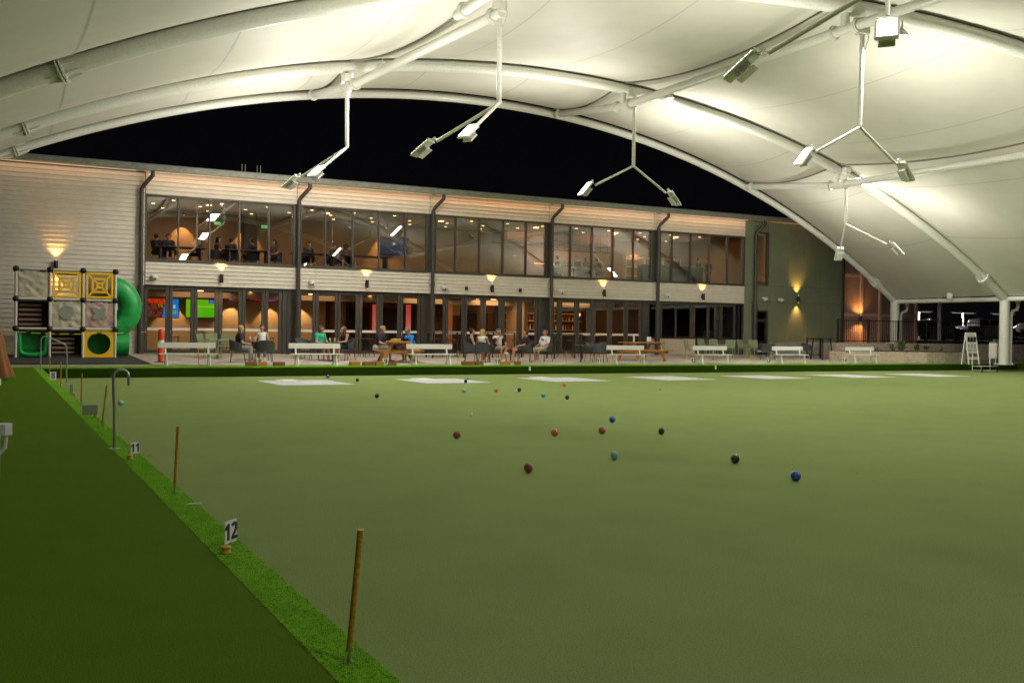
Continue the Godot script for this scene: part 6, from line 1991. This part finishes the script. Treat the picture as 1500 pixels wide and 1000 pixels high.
	var bl := [[Vector3(6.069, 0.000, -11.128), "maroon", "dark red bowl nearest the camera, left of middle"], [Vector3(8.782, 0.000, -9.236), "blue", "blue bowl nearest the camera, on the right"], [Vector3(9.184, 0.000, -10.841), "black", "black bowl left of the nearest blue bowl"], [Vector3(6.857, 0.000, -15.069), "maroon", "dark red bowl farthest left in the near group"], [Vector3(8.618, 0.000, -14.875), "orange", "orange red bowl in the middle of the green"], [Vector3(9.595, 0.000, -14.892), "red", "red bowl below the middle blue bowl"], [Vector3(10.998, 0.000, -16.700), "blue", "blue bowl in the middle of the green"], [Vector3(10.539, 0.000, -14.422), "black", "black bowl right of the middle red bowl"], [Vector3(7.832, 0.000, -11.827), "teal", "pale teal bowl right of the nearest dark red bowl"], [Vector3(8.966, 0.000, -24.774), "black", "black bowl alone left of the middle, far end"], [Vector3(12.160, 0.000, -26.264), "teal", "pale blue bowl below the second grey mat"], [Vector3(14.436, 0.000, -31.050), "black", "black bowl on the second grey mat's right part"], [Vector3(15.492, -0.000, -33.106), "cyan", "bright blue bowl beyond the second grey mat"], [Vector3(13.140, 0.000, -26.131), "orange", "orange bowl between second and third mats"], [Vector3(13.900, 0.000, -26.126), "black", "black bowl with a white jack touching it"], [Vector3(13.401, 0.000, -23.773), "cyan", "bright blue bowl below the third grey mat"], [Vector3(16.765, 0.000, -28.355), "orange", "orange bowl at the third grey mat's near edge"], [Vector3(13.567, 0.000, -22.776), "black", "black bowl right of the bright blue bowl"], [Vector3(10.882, 0.000, -35.302), "blue", "blue bowl beyond the leftmost grey mat"], [Vector3(11.098, 0.000, -32.624), "black", "black bowl right of the leftmost grey mat"], [Vector3(2.599, 0.000, -24.033), "teal", "pale teal bowl beside the hooked pole"]]
	var bowl := MB.new()
	var prof := []
	for k in 17:
		var a := -PI / 2 + PI * k / 16.0
		prof.append(Vector2(0.064 * cos(a), 0.056 * signf(sin(a)) * pow(absf(sin(a)), 1.08)))
	bowl.lathe(prof, 28)
	var ring := MB.new()
	for e in [-1.0, 1.0]:
		for r in [0.022, 0.034]:
			ring.lathe([Vector2(r - 0.0025, e * (0.056 * sqrt(1.0 - pow((r - 0.0025) / 0.064, 2.0)) + 0.0002)), Vector2(r, e * (0.056 * sqrt(1.0 - pow(r / 0.064, 2.0)) + 0.0014)), Vector2(r + 0.0025, e * (0.056 * sqrt(1.0 - pow((r + 0.0025) / 0.064, 2.0)) + 0.0002))], 24)
	var dimple := MB.new()
	for k in 14:
		for e in [-1.0, 1.0]:
			var a := TAU * k / 14.0
			dimple.ball(Vector3(cos(a) * 0.055, e * 0.0295, sin(a) * 0.055), Vector3(0.004, 0.003, 0.004), 4, 6)
	var shapes := [bowl.mesh(), ring.mesh(), dimple.mesh()]
	for c in col:
		var m := mat("bowl_" + c, col[c], 0.22)
		m.clearcoat_enabled = true
		m.clearcoat = 0.4
		cover(m, noise_tex(40 + col.keys().find(c), 0.03, [[0.0, grey(0.72)], [0.5, grey(1.0)], [1.0, grey(0.85)]], 4, FastNoiseLite.TYPE_SIMPLEX_SMOOTH, 256), 0.2, false)
		mat("ring_" + c, col[c].lerp(grey(0.75), 0.45), 0.4)
	for q in bl:
		var t := thing("bowl", q[2], "bowl", q[0], rng.randf() * TAU, "bowls lying on the green")
		var tilt := Transform3D(Basis(Vector3.RIGHT, PI / 2 + rng.randf_range(-0.5, 0.5)) , Vector3(0, 0.0635, 0))
		for k in 3:
			part(t, ["bowl_body", "grip_ring", "grip_dimples"][k], shapes[k], M["bowl_" + q[1]] if k == 0 else M["ring_" + q[1]]).transform = tilt
	for q in [[Vector3(8.963, 0.000, -18.969), "paper", "small white jack alone in the middle of the green"], [Vector3(13.727, 0.000, -25.972), "paper", "small white jack touching a black bowl"], [Vector3(18.765, 0.000, -25.789), "cap_yellow", "small yellow jack near the far mats"]]:
		single("jack_ball", q[2], "jack", MB.new().ball(Vector3(0, 0.033, 0), Vector3(0.033, 0.033, 0.033), 12, 18), M[q[1]], q[0], 0.0, "jacks on the green")
	# dry leaves on the green
	for q in [[Vector3(9.996, 0.000, -10.572), "left of the nearest blue bowl, above it"], [Vector3(10.023, 0.000, -9.473), "right of the nearest blue bowl"], [Vector3(1.951, 0.000, -14.546), "beside the plate reading 11"]]:
		single("fallen_leaf", "small dry leaf on the green " + q[1], "leaf", MB.new().grid(4, 6, func(u, w): return Vector3((u - 0.5) * 0.05 * sin(PI * clampf(w, 0.03, 0.97)), 0.004 + 0.012 * w * w + 0.008 * absf(u - 0.5), (w - 0.5) * 0.09)), M["crate_brown"], q[0], rng.randf() * TAU, "dry leaves on the green")
	single("edge_marker", "thin white line marker across the near strip", "marker", MB.new().box(Vector3(0, 0.006, 0), Vector3(0.13, 0.012, 0.012), 0.002), M["white_plastic"], Vector3(1.459, 0.360, -8.319), 0.1)
	# little white markers hung on the bank face
	for q in [[1029, 541, "below the fifth bench"], [767, 540, "below the group of five"]]:
		single("boundary_marker", "small white marker plate on the bank " + q[2], "marker", MB.new().box(Vector3.ZERO, Vector3(0.08, 0.17, 0.02), 0.004), M["white_plastic"], Vector3(30.35 if q[0] > 1000 else 20.35, 0.22, -37.31), 0.0, "white markers on the bank")


func number_plate(label: String, at: Vector3, turn: float, s: String, h: float, cap := false) -> void:
	var t := thing("number_plate", label, "number plate", at, turn, "rink number plates")
	var w := h * (1.0 if s.length() > 1 or h > 0.2 else 0.8)
	if s == "": w = h * 1.5
	part(t, "spike", MB.new().cyl(Vector3(0, -0.02, 0), Vector3(0, 0.06, 0), 0.006, 6), M["steel"])
	var p := part(t, "plate", MB.new().box(Vector3(0, 0.05 + h * 0.5, 0), Vector3(w, h, 0.006), 0.001), M["paper"] if s else M["film_grey"])
	if s:
		digit(p, s, h * 0.8, Vector3(0, 0.05 + h * 0.5, 0.005), M["ink"])
	if cap:
		var c := part(t, "string_reel", MB.new().lathe([Vector2(0, 0), Vector2(0.032, 0), Vector2(0.034, 0.01), Vector2(0.026, 0.02), Vector2(0.026, 0.03), Vector2(0.034, 0.04), Vector2(0.03, 0.048), Vector2(0, 0.048)], 14), M["cap_yellow"])
		c.position = Vector3(-0.09, 0.0, 0.02)


func peg(label: String, at: Vector3, lx: float, lz: float) -> void:
	var t := thing("boundary_peg", label, "peg", at, 0.0, "yellow wooden pegs")
	var top := Vector3(lx, 0.58, lz)
	part(t, "shaft", MB.new().cyl(top * 0.09, top, 0.0135, 10), M["peg"])
	part(t, "spike", MB.new().cyl(Vector3(0, -0.03, 0), top * 0.1, 0.007, 8), M["steel"])
	part(t, "ferrule", MB.new().cyl(top * 0.085, top * 0.12, 0.0155, 10), M["steel"])
	part(t, "socket", MB.new().lathe([Vector2(0.012, 0.004), Vector2(0.026, 0.005), Vector2(0.028, 0.0)], 12), M["ink"])


# ---------------------------------------------------------------- left edge

func make_left_edge() -> void:
	var h := thing("hooked_pole", "grey steel pole with a hooked top on the left strip", "pole", Vector3(1.287, 0.360, -12.483))
	var pts := [Vector3(0, 0, 0), Vector3(-0.005, 0.45, 0), Vector3(-0.02, 0.83, 0)]
	for k in 9:
		var a := PI - PI * k / 8.0
		pts.append(Vector3(0.065 + cos(a) * 0.085, 0.84 + sin(a) * 0.085, 0.0))
	pts.append(Vector3(0.15, 0.74, 0.0))
	part(h, "tube", MB.new().tube(pts, 0.017, 12), M["steel"])
	part(h, "foot_plate", MB.new().lathe([Vector2(0, 0.006), Vector2(0.07, 0.006), Vector2(0.075, 0.0)], 16), M["steel"])
	var r := thing("hand_rail", "bent steel handrail for the step down to the green", "handrail", Vector3(1.37, LEDGE, -34.4))
	part(r, "tube", MB.new().tube([Vector3(0, 0, 0), Vector3(0, 0.98, 0), Vector3(0.05, 1.06, 0.0), Vector3(0.16, 1.09, 0.0), Vector3(0.68, 0.84, 0.0), Vector3(0.74, 0.76, 0.0), Vector3(0.75, -0.36, 0.0)], 0.022, 10), M["steel"])
	part(r, "foot_plate", MB.new().box(Vector3(0.0, 0.008, 0), Vector3(0.18, 0.016, 0.18), 0.003), M["steel"])
	part(r, "foot_plate", MB.new().box(Vector3(0.75, -0.352, 0), Vector3(0.16, 0.016, 0.16), 0.003), M["steel"])
	# benches along the walkway, mostly out of the picture
	for q in [[Vector3(0.05, 0, -12.2), "near the hooked pole"], [Vector3(0.02, 0, -22.2), "far along the left walkway"]]:
		var b := thing("walkway_bench", "white bench end at the left picture edge, " + q[1], "bench", q[0] + Vector3(0, LEDGE, 0), 0.0, "white benches on the left walkway")
		var plank := PackedVector2Array([Vector2(-0.45, -1.05), Vector2(0.1, -1.05), Vector2(0.18, -1.0), Vector2(0.18, 1.0), Vector2(0.1, 1.05), Vector2(-0.45, 1.05)])
		part(b, "seat_plank", MB.new().box(Vector3(-0.3, 0.42, 0.9), Vector3(0.5, 0.035, 1.9), 0.008), M["white_paint"])
		part(b, "arm_plank", MB.new().slab(PackedVector2Array([Vector2(-0.6, 0.0), Vector2(0.09, 0.0), Vector2(0.16, 0.05), Vector2(0.16, 0.11), Vector2(0.09, 0.16), Vector2(-0.6, 0.16)]), 0.24, 0.36), M["white_plastic"])
		part(b, "leg", MB.new().box(Vector3(0.0, 0.2, 0.08), Vector3(0.06, 0.4, 0.06), 0.006), M["white_paint"])
		part(b, "leg", MB.new().box(Vector3(0.0, 0.2, 1.75), Vector3(0.06, 0.4, 0.06), 0.006), M["white_paint"])
		part(b, "brace", MB.new().tube([Vector3(0.1, 0.22, 0.08), Vector3(0.09, 0.1, 0.08), Vector3(0.0, 0.0, 0.08), Vector3(-0.2, 0.0, 0.08)], 0.02, 8), M["white_plastic"])
